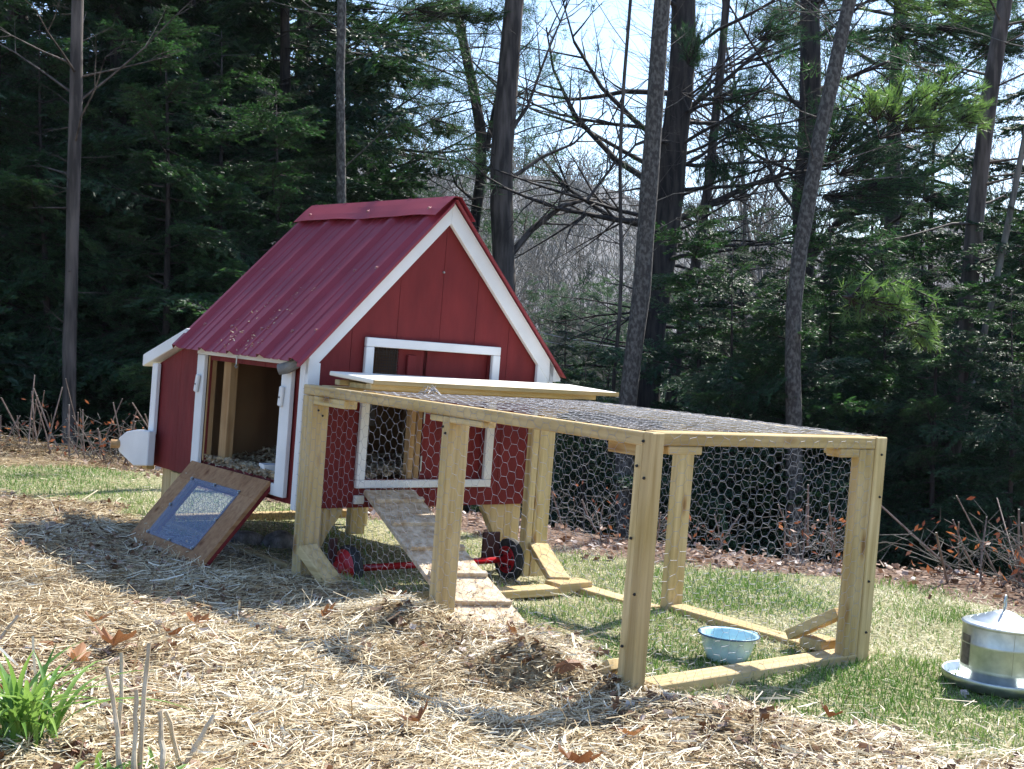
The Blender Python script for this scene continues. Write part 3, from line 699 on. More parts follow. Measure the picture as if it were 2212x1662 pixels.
WT = thing("poultry_waterer", wc, "shiny galvanised poultry waterer with conical ribbed lid and round drinking pan on the grass", "waterer")
V, F = lathe([(0, .0), (.150, .0), (.160, .006), (.170, .022), (.1725, .036), (.1705, .039), (.166, .036), (.158, .014), (.148, .008), (.118, .008)], wc, 56); fixnormals(addmesh("pan", V, F, STEEL, WT, smooth=True))
V, F = lathe([(.118, .0085), (.119, .05), (.1205, .055), (.1195, .060), (.120, .065), (.120, .130), (.1215, .134), (.120, .138), (.120, .188)], wc, 56); addmesh("drum", V, F, STEEL, WT, smooth=True)
pr_ = [(.120, .1885), (.1245, .190), (.125, .195), (.120, .199), (.100, .206), (.099, .203), (.080, .214), (.079, .211), (.058, .223), (.057, .220), (.034, .233), (.016, .239), (0, .241)]
V, F = lathe(pr_, wc, 56); fixnormals(addmesh("cone_lid", V, F, STEEL, WT, smooth=False))
V, F = polytube([(wc[0] + .024 * s_ * (1 if 1 else 0), wc[1] + .0 + .008 * s_, wc[2] + z_) for s_, z_ in ((-.3, .240), (-.55, .255), (-.6, .275), (-.2, .288), (.35, .284), (.6, .268), (.4, .250), (.1, .241))], [.0033] * 8, 7)
addmesh("wire_loop", V, F, STEEL, WT, smooth=True)
# seam and label patch on the drum
an = math.atan2(CAM[1] - wc[1], CAM[0] - wc[0])
def arc(a0_, a1_, z0, z1, r, name, mat):
    n = 8; V = []; F = []
    for k in range(n + 1):
        t = a0_ + (a1_ - a0_) * k / n
        for z in (z0, z1): V.append((wc[0] + r * math.cos(t), wc[1] + r * math.sin(t), wc[2] + z))
    for k in range(n): F.append((2 * k, 2 * k + 2, 2 * k + 3, 2 * k + 1))
    return addmesh(name, V, F, mat, WT, smooth=True)
arc(an + .30, an + .31, .06, .186, .1208, "seam", simple("seam_metal", (.3, .3, .28), None, 5, .4, 1))
arc(an - 1.28, an - .86, .066, .160, .1207, "label_sticker", simple("dark_label", (.06, .05, .045), (.16, .13, .11), 60, .5))

# ------------------------------------------------------------------ small things in and under the coop
WC = thing("feed_carton", (.09, .33, .075), "small white carton on the shavings just inside the open side hatch", "carton")
board("carton_body", (.02, .36, .118), (.13, .335, .118), (0, 1, 0), .075, .042, WHITE, WC, .001)
GT_ = thing("grit_tray", (.12, .23, .085), "short stack of pale wood strips beside the white carton", "wood strips")
for k in range(4): board("wood_strip", (.05, .235, .115 + k * .014), (.19, .225, .115 + k * .014), (0, 1, 0), .05, .008, CLEAN, GT_, .001)
FD = thing("metal_feeder", (.62, .86, .05), "dim round metal feeder at the back inside the coop", "feeder")
V, F = lathe([(0, 0), (.11, 0), (.115, .03), (.09, .035), (.085, .16), (.10, .165), (.04, .2), (0, .205)], (.62, .86, .05), 24); fixnormals(addmesh("feeder_body", V, F, STEEL, FD, smooth=True))
def rockmesh(c, sx, sy, sz, seed):
    bm = bmesh.new(); bmesh.ops.create_icosphere(bm, subdivisions=3, radius=1)
    r_ = random.Random(seed); ph = [r_.uniform(0, 6) for _ in range(6)]
    for v in bm.verts:
        k = 1 + .10 * math.sin(3 * v.co.x + ph[0]) + .09 * math.sin(5 * v.co.y + ph[1]) + .06 * math.sin(9 * v.co.z + ph[2] + 4 * v.co.x)
        v.co = Vector((v.co.x * sx * k, v.co.y * sy * k, v.co.z * sz * k))
    V = [(v.co.x + c[0], v.co.y + c[1], v.co.z + c[2]) for v in bm.verts]; F = [tuple(q.index for q in f.verts) for f in bm.faces]; bm.free(); return V, F
for i, (c_, lb) in enumerate((((.15, .70, -.245), "mottled brown-grey stone in the shade under the coop, nearer the open hatch door"), ((.27, .60, -.245), "mottled brown-grey stone in the shade under the coop, nearer the gable posts"))):
    V, F = rockmesh(c_, .085, .07, .055, i); o = addmesh("stone", V, F, STONE, loc=c_, smooth=True, yard=True); tag(o, lb, "stone", "stones under the coop")
# bedding
def ribbons(P, D, Nn, Ln, Wd, bend, rnd, name, mat, loc, tri=False, **k):
    """N bent ribbons: P centre, D direction, Nn normal"""
    n = len(P); D = D / np.linalg.norm(D, axis=1, keepdims=True); Nn = Nn - D * (Nn * D).sum(1, keepdims=True); Nn /= np.linalg.norm(Nn, axis=1, keepdims=True)
    S_ = np.cross(D, Nn); L_ = Ln[:, None]; W_ = Wd[:, None]; B_ = (bend * Ln)[:, None]
    a = P - D * L_ / 2 - Nn * B_; c = P + D * L_ / 2 - Nn * B_; m_ = P + 0 * P
    tipw = 0.12 if tri else .9
    V = np.stack([a - S_ * W_ / 2, a + S_ * W_ / 2, m_ - S_ * W_ / 2, m_ + S_ * W_ / 2, c - S_ * W_ / 2 * tipw, c + S_ * W_ / 2 * tipw], 1).reshape(-1, 3)
    f = np.array([[0, 1, 3, 2], [2, 3, 5, 4]]); F = (f[None] + (np.arange(n) * 6)[:, None, None]).reshape(-1, 4)
    return addmesh(name, V, F, mat, loc=loc, rnd=np.repeat(rnd, 6), **k)
n = 5200; x = RNG.uniform(.022, 1.15, n); y = RNG.uniform(.03, 1.0, n)
x[:1500] = RNG.uniform(.0, .10, 1500); y[:1500] = RNG.uniform(.20, .84, 1500)
z = .075 + .06 * sstep(.05, .5, x) * vnoise(x, y, 5, 1) + .03 * vnoise(x, y, 9, 2) + RNG.uniform(0, .012, n)
z[:1500] = .088 + RNG.uniform(0, .03, 1500) + np.where(x[:1500] < .02, .006, 0)
P = np.stack([x, y, z], 1)
tag(ribbons(P, RNG.normal(0, 1, (n, 3)) * [1, 1, .3], RNG.normal(0, .4, (n, 3)) + [0, 0, 1], RNG.uniform(.015, .035, n), RNG.uniform(.006, .013, n), RNG.uniform(.1, .35, n), RNG.random(n), "bedding_shavings", SHAV, (.5, .5, .05), yard=True),
    "pale wood shavings strewn over the coop floor", "bedding", kind="stuff")
# scattered scraps on roof, door and ramp
n = 110; xs = np.abs(RNG.normal(0, .14, n)) - .06; ys = RNG.normal(.52, .10, n) - xs * .35
P = np.array([rp(a_, b_, .007) for a_, b_ in zip(xs, ys)]); 
P2 = np.array([fpt(RNG.random(), 1 - abs(RNG.normal(0, .09)), .010) for _ in range(140)]); P3 = np.array([fpt(RNG.random(), RNG.random(), .009) for _ in range(26)])
P4 = np.array([rpt(RNG.uniform(.05, .95), RNG.random(), .006) for _ in range(420)])
P = np.concatenate([P, P2, P3, P4]); n = len(P)
tag(ribbons(P, RNG.normal(0, 1, (n, 3)) * [1, 1, .6], RNG.normal(0, .3, (n, 3)) + [-.4, 0, 1], RNG.uniform(.004, .016, n), RNG.uniform(.002, .006, n), RNG.uniform(.0, .2, n), RNG.uniform(.3, 1, n), "shavings_scraps", SHAV, (0, .4, .3), yard=True),
    "loose pale shavings stuck on the roof, open hatch door and ramp", "scraps", kind="stuff")

# ------------------------------------------------------------------ straw, grass, litter
def yard_to_world(x, y, lift):
    p = W(np.stack([x, y, -.25 + hyard(x, y) + lift], -1)); return p
def sample(n, x0, x1, y0, y1, near_bias=True):
    x = RNG.uniform(x0, x1, n); y = RNG.uniform(y0, y1, n)
    P = W(np.stack([x, y, np.full(n, -.25)], -1)); ok = inview(P, .18)
    if near_bias:
        d = np.linalg.norm(P - CAM, axis=1); ok &= RNG.random(n) < np.clip((4.2 / d) ** 1.3, .12, 1)
    return x[ok], y[ok]
x, y = sample(450000, -3.4, 1.4, -3.9, 6.5)
mu = is_mulch(x, y); far = (y > 3.45)
ok = ((mu < .02) & (y < 2.45)) | far | ((y < -.5) & (RNG.random(len(x)) < .20 * np.exp(-np.maximum(mu, 0) * 5) + .012)) | ((y > 2.3) & (RNG.random(len(x)) < .05)); ok &= edge_d(x, y) < .1
x, y = x[ok], y[ok]; far = y > 3.45; n = len(x)
cl = vnoise(x, y, 7, 21); an = cl * 9 + vnoise(x, y, 1.7, 22) * 6 + RNG.normal(0, 1.0, n)
lift = np.abs(RNG.normal(0, .011, n)) + .002
P = yard_to_world(x, y, lift)
til = np.abs(RNG.normal(0, .14, n)); st_ = RNG.random(n) < .022; til[st_] = RNG.uniform(.5, 1.35, st_.sum())
D = np.stack([np.cos(an) * np.cos(til), np.sin(an) * np.cos(til), np.sin(til)], 1)
Ln = RNG.gamma(4, .0095, n) + .010; Ln[far] *= .9; Wd = RNG.uniform(.0012, .0032, n); big = RNG.random(n) < .035; Wd[big] = RNG.uniform(.004, .008, big.sum()); Ln[big] *= 1.3
P[:, 2] += np.sin(til) * Ln * .4
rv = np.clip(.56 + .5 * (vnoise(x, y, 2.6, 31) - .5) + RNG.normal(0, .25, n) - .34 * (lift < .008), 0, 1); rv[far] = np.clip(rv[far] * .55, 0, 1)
tag(ribbons(P, D, RNG.normal(0, .45, (n, 3)) + [0, 0, 1], Ln, Wd, RNG.normal(0, .06, n), rv, "straw_mulch", STRAW, tuple(P.mean(0))), "dry tan straw and cut stalks spread as mulch over the bed", "straw", kind="stuff")
print("straw", n)
x, y = sample(19000, -3.4, 1.2, -3.9, 2.4)
ok = is_mulch(x, y) < .05; x, y = x[ok], y[ok]; ok = vnoise(x, y, 1.6, 61) + .5 * np.exp(-(((x + 1.35) / .45) ** 2 + ((y + 1.15) / .45) ** 2)) + RNG.normal(0, .1, len(x)) > .50; x, y = x[ok], y[ok]; n = len(x); P = yard_to_world(x, y, RNG.uniform(.004, .020, n)); an = RNG.uniform(0, 6.28, n)
tag(ribbons(P, np.stack([np.cos(an), np.sin(an), RNG.normal(0, .35, n)], 1), RNG.normal(0, .6, (n, 3)) + [0, 0, 1], RNG.uniform(.010, .040, n), RNG.uniform(.006, .022, n), RNG.normal(0, .3, n), RNG.random(n) ** 1.3, "leaf_crumbs", LITTER, tuple(P.mean(0))), "broken brown leaf crumbs scattered through the straw", "leaf crumbs", kind="stuff")
# grass
x, y = sample(1000000, -3.4, 4.4, -3.9, 4.6)
mu = is_mulch(x, y); ed = edge_d(x, y)
dens = np.where(y < 2.4, sstep(-.02, .10, mu), sstep(2.25, 2.5, y) * (1 - sstep(3.35, 3.7, y))) * (1 - sstep(-.65, -.35, ed))
shade = (x > .05) & (x < 1.15) & (y > -.1) & (y < 1.3); dens = np.where(shade, dens * .5, dens)
ok = RNG.random(len(x)) < dens * np.clip(1.5 * vnoise(x, y, 2.6, 41) - .1 + .3 * vnoise(x, y, 8, 46), .12, 1); x, y = x[ok], y[ok]; n = len(x)
dry = vnoise(x, y, 3.2, 42) * .35 + vnoise(x, y, 9, 43) * .2 + sstep(.35, .75, vnoise(x, y, 1.5, 45)) * .35; flat = RNG.random(n) < .40 + .45 * sstep(.35, .7, vnoise(x, y, 1.9, 47))
til = np.where(flat, RNG.uniform(.05, .5, n), RNG.uniform(.45, 1.4, n)); an = RNG.uniform(0, 6.28, n)
D = np.stack([np.cos(an) * np.cos(til), np.sin(an) * np.cos(til), np.sin(til)], 1); Ln = RNG.uniform(.012, .034, n) * (1 + .4 * (vnoise(x, y, 5, 44) > .6)) * np.where(flat, 1.1, 1); Wd = RNG.uniform(.0018, .0036, n)
P = yard_to_world(x, y, 0) + D * (Ln * .5)[:, None]
rv = np.where(flat, np.clip(.40 + dry * .75 + RNG.normal(0, .1, n), 0, 1), np.clip(.05 + dry * .62 + RNG.normal(0, .13, n), 0, 1))
tag(ribbons(P, D, np.stack([-D[:, 0], -D[:, 1], np.full(n, .6)], 1) + RNG.normal(0, .3, (n, 3)), Ln, Wd, RNG.uniform(.02, .12, n), rv, "lawn_grass", GRASS, tuple(P.mean(0)), tri=True), "short spring grass mixed green and straw-dry around the run", "grass", kind="stuff")
print("grass", n)
# litter band along the edge
x, y = sample(60000, -2.5, 4.5, -3.0, 6.0, False); ed = edge_d(x, y)
ok = (RNG.random(len(x)) < np.exp(-((ed + .12) / .34) ** 2) * .42) & (y < 4.8); x, y = x[ok], y[ok]; n = len(x)
wp_ = W(np.stack([x, y, np.full(n, -.25)], -1)); zz, _ = ground(wp_[:, 0], wp_[:, 1]); P = np.stack([wp_[:, 0], wp_[:, 1], zz + np.abs(RNG.normal(0, .012, n)) + .004], 1)
an = RNG.uniform(0, 6.28, n); D = np.stack([np.cos(an), np.sin(an), RNG.normal(0, .3, n)], 1)
tag(ribbons(P, D, RNG.normal(0, .6, (n, 3)) + [0, 0, 1], RNG.uniform(.015, .055, n), RNG.uniform(.008, .030, n), RNG.normal(0, .25, n), RNG.random(n), "leaf_litter", LITTER, tuple(P.mean(0))), "brown and pale dead leaves banked along the lawn edge", "leaf litter", kind="stuff")
print("litter", n)
# single dead oak leaves in the straw
def oakleaf(c, size, seed, curl):
    r_ = random.Random(seed); n = 22; V = [(0, 0, 0)]; an = r_.uniform(0, 6.3)
    for k in range(n):
        t = 2 * math.pi * k / n; l = size * (.62 + .38 * abs(math.cos(t))) * (1 + .17 * math.cos(t * 7 + r_.uniform(-.7, .7)) + r_.uniform(-.12, .08))
        px_, py_ = l * math.cos(t), l * math.sin(t) * .62; V.append((px_, py_, curl * (py_ * py_ + .4 * px_ * px_) / size + r_.uniform(-.05, .05) * size))
    F = [(0, k + 1, (k + 1) % n + 1) for k in range(n)]
    R_ = Matrix.Rotation(an, 3, 'Z') @ Matrix.Rotation(r_.uniform(-.7, .7), 3, 'X') @ Matrix.Rotation(r_.uniform(-.5, .5), 3, 'Y')
    return [np.array(R_ @ Vector(v)) + c for v in V], F
def from_px(u, v, dz=0):
    """where the view ray through (u,v) meets the yard surface"""
    d = RC.T @ np.array([(u - 1106) / FOC, (v - 831) / FOC, 1.]); t = (-.25 - CAM[2]) / d[2]
    p = CAM + d * t
    for _ in range(3): h = float(hyard(p[0], p[1])); t = (-.25 + h + dz - CAM[2]) / d[2]; p = CAM + d * t
    return p
leaves = [(115, 1385, .050, "rust-brown oak leaf lying in the straw behind the green clump"), (245, 1395, .055, "dark brown oak leaf with deep lobes in the straw, second from the green clump"),
    (365, 1372, .030, "small curled brown leaf in the straw in front of the open hatch door"), (165, 1600, .060, "large red-brown leaf beside the pale stalks"), (420, 1345, .034, "thin brown leaf on edge in the straw below the hatch door"),
    (840, 1288, .030, "pointed grey-brown leaf at the foot of the run's brace"), (1228, 1432, .036, "bright rust leaf in the straw beside the run's near corner post"), (1115, 1385, .034, "folded chestnut leaf in the straw near the ramp foot"),
    (1240, 1650, .045, "torn dark leaf at the bottom of the straw bed"), (700, 1330, .028, "small dark leaf in the shadowed straw by the corner post"), (1370, 1590, .03, "rusty leaf scrap in the straw in front of the corner post"),
    (1790, 1550, .028, "brown leaf on the line between straw and lawn"), (30, 1500, .04, "brown leaf half under the green clump"), (165, 1430, .055, "long curled tan leaf just above the green clump"), (300, 1425, .035, "small brown leaf between the lobed oak leaves and the stalks"), (200, 1345, .03, "small orange leaf highest up in the leaf patch"), (330, 1490, .04, "brown leaf tucked behind the tallest dry stalk"), (560, 1600, .03, "lone rust scrap in the open straw past the broken stalk"), (905, 1560, .03, "dark leaf scrap in the middle of the open straw")]
for i, (u, v, s, lb) in enumerate(leaves):
    c_ = from_px(u, v, .022); V, F = oakleaf(c_, s * 1.2, i + 5, random.choice((-1, 1)) * random.uniform(1.2, 2.4))
    o = addmesh("dead_leaf", V, F, OAKLEAF, loc=tuple(c_), rnd=np.random.default_rng(i).random() + RNG.normal(0, .12, len(V)), yard=True); tag(o, lb, "leaf", "dead leaves in the straw")
for i, (u, v, s, lb) in enumerate(((545, 1450, .045, "bleached white leaf lying flat in the straw"), (385, 1430, .04, "pale grey curled leaf in the straw by the stalks"), (240, 1560, .04, "pale crumpled leaf behind the dry stalks"), (2075, 1490, .035, "pale leaf on the grass in the waterer's shadow"))):
    c_ = from_px(u, v, .016); V, F = oakleaf(c_, s * 1.1, i + 55, -1.5); o = addmesh("dead_leaf", V, F, LITTER, loc=tuple(c_), rnd=[.92] * len(V), yard=True); tag(o, lb, "leaf", "dead leaves in the straw")

# green clump, stalks, sprouts
def bladeplant(name, c, nb, l0, l1, w, mat, label, cat, spread=1.0, seed=0):
    r_ = random.Random(seed); t_ = thing(name, tuple(c), label, cat)
    for k in range(nb):
        an_ = r_.uniform(0, 6.28); L_ = r_.uniform(l0, l1); out = r_.uniform(.25, 1.0) * spread
        base = np.array([c[0] + r_.gauss(0, .02 * spread), c[1] + r_.gauss(0, .02 * spread), c[2]]); d = np.array([math.cos(an_), math.sin(an_), 0]); sd = np.array([-d[1], d[0], 0])
        V = []; F = []; m_ = 8
        for i in range(m_):
            f_ = i / (m_ - 1); p = base + d * (out * L_ * f_ ** 1.6) + np.array([0, 0, L_ * (f_ - .5 * out * f_ ** 2.6)]); ww = w * (1 - f_ ** 3) * (.75 + .5 * math.sin(f_ * 3)) / 2 + .0006
            V += [p - sd * ww + [0, 0, ww * .5], p, p + sd * ww + [0, 0, ww * .5]]
            if i: b0 = 3 * (i - 1); F += [(b0, b0 + 1, b0 + 4, b0 + 3), (b0 + 1, b0 + 2, b0 + 5, b0 + 4)]
        addmesh("leaf_blade", V, F, mat, t_, smooth=True, rnd=[r_.random()] * len(V))
    return t_
c_ = from_px(50, 1600); bladeplant("daffodil_clump", c_, 84, .13, .27, .0095, DAFF, "clump of bright green strap leaves sprouting from the straw", "plant", 1.35, 3)
c_ = from_px(265, 1690); bladeplant("leafy_sprout", c_, 26, .035, .065, .009, DAFF, "low fresh green sprouts around the feet of the dry stalks", "plant", 1.6, 4)
c_ = from_px(390, 1690); bladeplant("leafy_sprout", c_, 16, .03, .055, .008, DAFF, "small patch of green sprouts next to the bent stalk", "plant", 1.6, 6)
for i, (q, lb) in enumerate((([(262, 1690), (252, 1560), (230, 1440)], "dry pale stalk leaning in front of the green sprouts"), ([(252, 1600), (262, 1510), (262, 1410)], "slim dry stalk just behind the leaning one"), ([(300, 1680), (312, 1500), (322, 1390)], "tallest of the dry pale stalks"), ([(290, 1690), (292, 1600), (294, 1490)], "short white-sided dry stalk between two taller ones"),
        ([(350, 1700), (352, 1620), (345, 1540), (357, 1536), (385, 1640), (395, 1650)], "broken brown stalk folded over into a hairpin"), ([(398, 1656), (430, 1600), (462, 1545)], "tan stalk leaning away from the broken one"), ([(0, 1225), (18, 1200), (45, 1160)][::-1], "thin stalk at the frame's left border") if False else ([(-60, 1400), (0, 1380), (40, 1330)], "pale dry blade arching in from beyond the green clump"))):
    base = from_px(q[0][0], q[0][1]); dep = float((base - CAM) @ RC[2]) 
    pts = [CAM + RC.T @ (np.array([(u - 1106) / FOC, (v - 831) / FOC, 1.]) * (dep + .02 * k)) for k, (u, v) in enumerate(q)]
    fine = []
    for k in range(len(pts) - 1):
        for q_ in range(4): fine.append(np.array(pts[k]) + (np.array(pts[k + 1]) - pts[k]) * q_ / 4 + RNG.normal(0, .0011, 3))
    pts = fine + [np.array(pts[-1])]
    V, F = polytube(pts, [(.0060 - .0022 * k / len(pts)) * RNG.uniform(.85, 1.15) for k in range(len(pts))], 7); o = addmesh("dry_stalk", V, F, STALK, loc=tuple(base), yard=True, smooth=False); tag(o, lb, "stalk", "dry stalks by the green clump")
# ------------------------------------------------------------------ cut shrubs along the edge
def shrub(x, y, ns, h0, h1, label, seed, leafm=None, nl=0, twigs=20, spread=.13, lean=.25, mat=STEMM):
    r_ = random.Random(seed); c = gpt(x, y); t_ = thing("cut_shrub", tuple(c), label, "shrub", "cut-back shrubs along the lawn edge", yard=False); tips = []
    for k in range(ns):
        b = c + [r_.gauss(0, spread), r_.gauss(0, spread), -.02]; h = r_.uniform(h0, h1); dx = r_.gauss(0, lean) * h; dy = r_.gauss(0, lean) * h
        pts = [b, b + [dx * .5 + r_.gauss(0, .01), dy * .5, h * .5], b + [dx, dy, h]]; r0 = r_.uniform(.0035, .0075)
        V, F = polytube(pts, [r0, r0 * .9, r0 * .75], 7); s_ = addmesh("stem", V, F, mat, t_); tips.append(pts)
        V, F = polytube([pts[2], pts[2] + np.array([0, 0, .002])], [r0 * .76, r0 * .7], 7); addmesh("cut_end", V, F, CUTEND, s_)
    A = []; B = []; 
    for k in range(twigs):
        pts = r_.choice(tips); p = pts[0] + (pts[1] - pts[0]) * r_.uniform(.2, 1); q = p + np.array([r_.gauss(0, .12), r_.gauss(0, .12), r_.uniform(.0, .16)]); w_ = q + np.array([r_.gauss(0, .06), r_.gauss(0, .06), r_.uniform(-.02, .08)])
        A += [p, q]; B += [q, w_]
    V, F = tubes(A, B, [.0022] * len(A), [.0012] * len(A), 4); tw = addmesh("twigs", V, F, BARK_G, t_)
    if nl:
        P = np.array([np.array(r_.choice(B)) + [r_.gauss(0, .03), r_.gauss(0, .03), r_.gauss(0, .03)] for _ in range(int(nl * .85))]); rg_ = np.random.default_rng(seed)
        n_ = nl = len(P); D = rg_.normal(0, 1, (n_, 3)); Nn = rg_.normal(0, 1, (n_, 3))
        D /= np.linalg.norm(D, axis=1, keepdims=True); Nn -= D * (Nn * D).sum(1, keepdims=True); Nn /= np.linalg.norm(Nn, axis=1, keepdims=True); S_ = np.cross(D, Nn)
        l = rg_.uniform(.012, .028, n_)[:, None]; V = np.stack([P - D * l, P + S_ * l * .4, P + D * l, P - S_ * l * .4], 1).reshape(-1, 3); F = np.arange(n_ * 4).reshape(-1, 4)
        lf = addmesh("dead_leaves", V, F, leafm, t_, rnd=np.repeat(rg_.random(n_), 4)); lf["kind"] = "stuff"
shrub(.62, 4.85, 8, .25, .55, "cut shrub of upright pale-tipped stems, the leftmost along the lawn edge" if False else "cut shrub of tall pale-tipped stems farthest along the edge from the coop", 1, ORANGE, 30, 26)
shrub(.78, 4.35, 9, .22, .62, "cut shrub with the tallest sawn stem, orange leaves at its foot", 2, ORANGE, 60, 40)
shrub(.92, 4.0, 9, .15, .40, "bushy cut shrub with many short grey twigs and rust leaves", 3, ORANGE, 90, 50)
shrub(1.05, 3.6, 8, .2, .5, "cut shrub of slanting stems next to the carry handle", 4, ORANGE, 40, 20)
shrub(3.22, -1.42, 12, .2, .48, "tangled cut shrub with orange leaves behind the waterer", 5, ORANGE, 150, 90, .18, .5)
shrub(3.12, -1.0, 8, .25, .5, "twiggy cut shrub with red-brown stems to the side of the run's end post", 6, ORANGE, 60, 60, .14, .5)
shrub(3.45, -1.75, 9, .2, .45, "bare slanting cut shrub at the frame edge behind the waterer", 12, ORANGE, 60, 60, .16, .6)
shrub(2.85, -.35, 9, .15, .40, "cut shrub seen through the wire near the run's end post", 7, ORANGE, 60, 50, .15, .3)
shrub(2.6, .1, 5, .2, .55, "sparse cut shrub with one tall red-brown stem behind the run", 8, ORANGE, 26, 24, .16, .25)
shrub(2.36, .55, 4, .2, .42, "small cut shrub behind the run's middle far post", 9, ORANGE, 24, 20, .16, .35)
shrub(2.2, 1.0, 6, .1, .3, "low dead stems just past the coop's corner", 10, ORANGE, 30, 30, .2, .4)

# ------------------------------------------------------------------ trees
def fol(P, D, Nn, Ln, Wd):
    D = D / np.linalg.norm(D, axis=1, keepdims=True); S_ = np.cross(D, Nn); S_ /= np.maximum(np.linalg.norm(S_, axis=1, keepdims=True), 1e-6)
    return np.stack([P - S_ * Wd[:, None] / 2, P + S_ * Wd[:, None] / 2, P + D * Ln[:, None]], 1)
def bough_template(seed, L_=2.2, drop=.22, ntw=17, nlf=38, leaf=.075):
    """flat drooping hemlock spray along +x, length L_"""
    r_ = np.random.default_rng(seed); segA = []; segB = []; T_ = []
    def main(t): return np.array([L_ * t, .10 * math.sin(3 * t + seed), -drop * L_ * t ** 1.8 + .05 * math.sin(6 * t + seed)])
    tt = np.linspace(0, 1, 7)
    for a_, b_ in zip(tt[:-1], tt[1:]): segA.append(main(a_)); segB.append(main(b_))
    for k in range(ntw):
        t = .12 + .86 * (k + r_.random() * .6) / ntw
        for s in (-1, 1):
            if r_.random() < .10: continue
            l = L_ * (.36 * (1 - t) ** .8 + .09) * r_.uniform(.6, 1.15); ang = r_.uniform(.65, 1.15) * s
            d = np.array([math.cos(ang), math.sin(ang), r_.uniform(-.50, .18)]); p0 = main(t); segA.append(p0); segB.append(p0 + d * l)
            m_ = max(4, int(nlf * l / .5))
            u = np.sort(r_.random(m_)); P = p0 + d * (l * u)[:, None] + r_.normal(0, .018, (m_, 3)); P[:, 2] -= .12 * l * u ** 2
            sg = np.where(np.arange(m_) % 2, 1, -1); la = ang + sg * r_.uniform(.35, .95, m_)
            D = np.stack([np.cos(la), np.sin(la), r_.normal(-.15, .22, m_)], 1); Nn = np.stack([r_.normal(0, .7, m_), r_.normal(0, .7, m_), np.ones(m_)], 1)
            T_.append(fol(P, D, Nn, r_.uniform(leaf * .8, leaf * 1.8, m_), r_.uniform(leaf * .35, leaf * .75, m_)))
    return np.array(segA), np.array(segB), np.concatenate(T_)
def hemlock_mesh(seed, H=13, rad_=2.6, z0=.6, nb=120, leaf=.075, lean=0, trunk_r=.14, droop=.22):
    r_ = np.random.default_rng(seed); tpl = [bough_template(seed * 10 + k, drop=droop * (.6 + .5 * k / 3), leaf=leaf) for k in range(4)]
    segA = []; segB = []; R0 = []; R1 = []; T_ = []
    for k in range(nb):
        f_ = (k + r_.random()) / nb; z = z0 + (H - z0) * f_ ** 1.05; az_ = k * 2.4 + r_.normal(0, .5); Lb = rad_ * ((1 - f_) ** .55 * .9 + .10) * r_.uniform(.55, 1.15); sc = Lb / 2.2
        a_, b_, t_ = tpl[k % 4]; el_ = r_.uniform(-.40, .38) + .25 * f_
        ro_ = r_.normal(0, .35); Rx_ = np.array([[1, 0, 0], [0, math.cos(ro_), -math.sin(ro_)], [0, math.sin(ro_), math.cos(ro_)]]); Rz = np.array([[math.cos(az_), -math.sin(az_), 0], [math.sin(az_), math.cos(az_), 0], [0, 0, 1]]); Ry = np.array([[math.cos(el_), 0, -math.sin(el_)], [0, 1, 0], [math.sin(el_), 0, math.cos(el_)]]); M_ = (Rz @ Ry @ Rx_) * sc; o = np.array([0, 0, z])
        segA.append(a_ @ M_.T + o); segB.append(b_ @ M_.T + o); w_ = np.full(len(a_), .003); w_[:6] = np.linspace(.018, .005, 6) * (.4 + sc * .5); R0.append(w_); R1.append(w_ * .75)
        c = t_.mean(1, keepdims=True); t2 = (t_ - c) * min(1.5, 1 / max(sc, .4) ** .75) + c      # keep needles near true size on short boughs
        keep = r_.random(len(t2)) < min(1, .35 + sc * .75); T_.append(t2[keep] @ M_.T + o)
    zz = np.linspace(-1.0, H, 14); tr = np.stack([.03 * np.sin(zz + seed), .03 * np.cos(zz * .8), zz], 1)
    tV, tF = polytube(tr, [trunk_r * (1 - .93 * max(q, 0) / H) for q in zz], 9)
    sV, sF = tubes(np.concatenate(segA), np.concatenate(segB), np.concatenate(R0), np.concatenate(R1), 3)
    T_ = np.concatenate(T_); return (tV, tF), (sV, sF), T_
def protos(name, mats, parts, rnd_seed=0):
    """parts = (trunk, limbs, leaf tris) -> data blocks"""
    out = []
    (tV, tF), (sV, sF), T_ = parts
    def mk(nm, V, F, mat, rnd=None, smooth=False):
        o = addmesh(nm, V, F, mat, rnd=rnd, smooth=smooth); me = o.data; bpy.data.objects.remove(o); return me
    out.append(("trunk", mk(name + "_trunk", tV, tF, mats[0], smooth=True)))
    out.append(("limbs", mk(name + "_limbs", sV, sF, mats[0])))
    if T_ is not None and len(T_):
        r_ = np.random.default_rng(rnd_seed); c = T_.mean(1); base = vnoise(c[:, 0] * 1.5 + c[:, 2], c[:, 1] * 1.5 + c[:, 2] * .5, 1.2, rnd_seed) * .5 + r_.random(len(T_)) * .5
        out.append(("crown", mk(name + "_crown", T_.reshape(-1, 3), np.arange(len(T_) * 3).reshape(-1, 3), mats[1], np.repeat(base, 3))))
    return out
def plant(kind, me_list, pos, rz, sc, label, cat, group=None, tilt=(0, 0)):
    o = bpy.data.objects.new(kind, None); COL.objects.link(o); o.location = pos; o.rotation_euler = (tilt[0], tilt[1], rz); o.scale = (sc[0], sc[0], sc[1]) if isinstance(sc, tuple) else (sc, sc, sc); o.empty_display_size = .2; tag(o, label, cat, group)
    for nm, me in me_list:
        c = bpy.data.objects.new(nm, me); COL.objects.link(c); c.parent = o
        if nm == "crown" or nm == "limbs": c["kind"] = "stuff"
    return o
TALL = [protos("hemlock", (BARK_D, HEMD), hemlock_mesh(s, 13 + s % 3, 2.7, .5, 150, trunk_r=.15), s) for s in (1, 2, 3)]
SPARSE = [protos("sparse_hemlock", (BARK_D, HEMD), hemlock_mesh(s, 14, 3.0, 1.0, 75, trunk_r=.15, droop=.16), s) for s in (4, 5)]
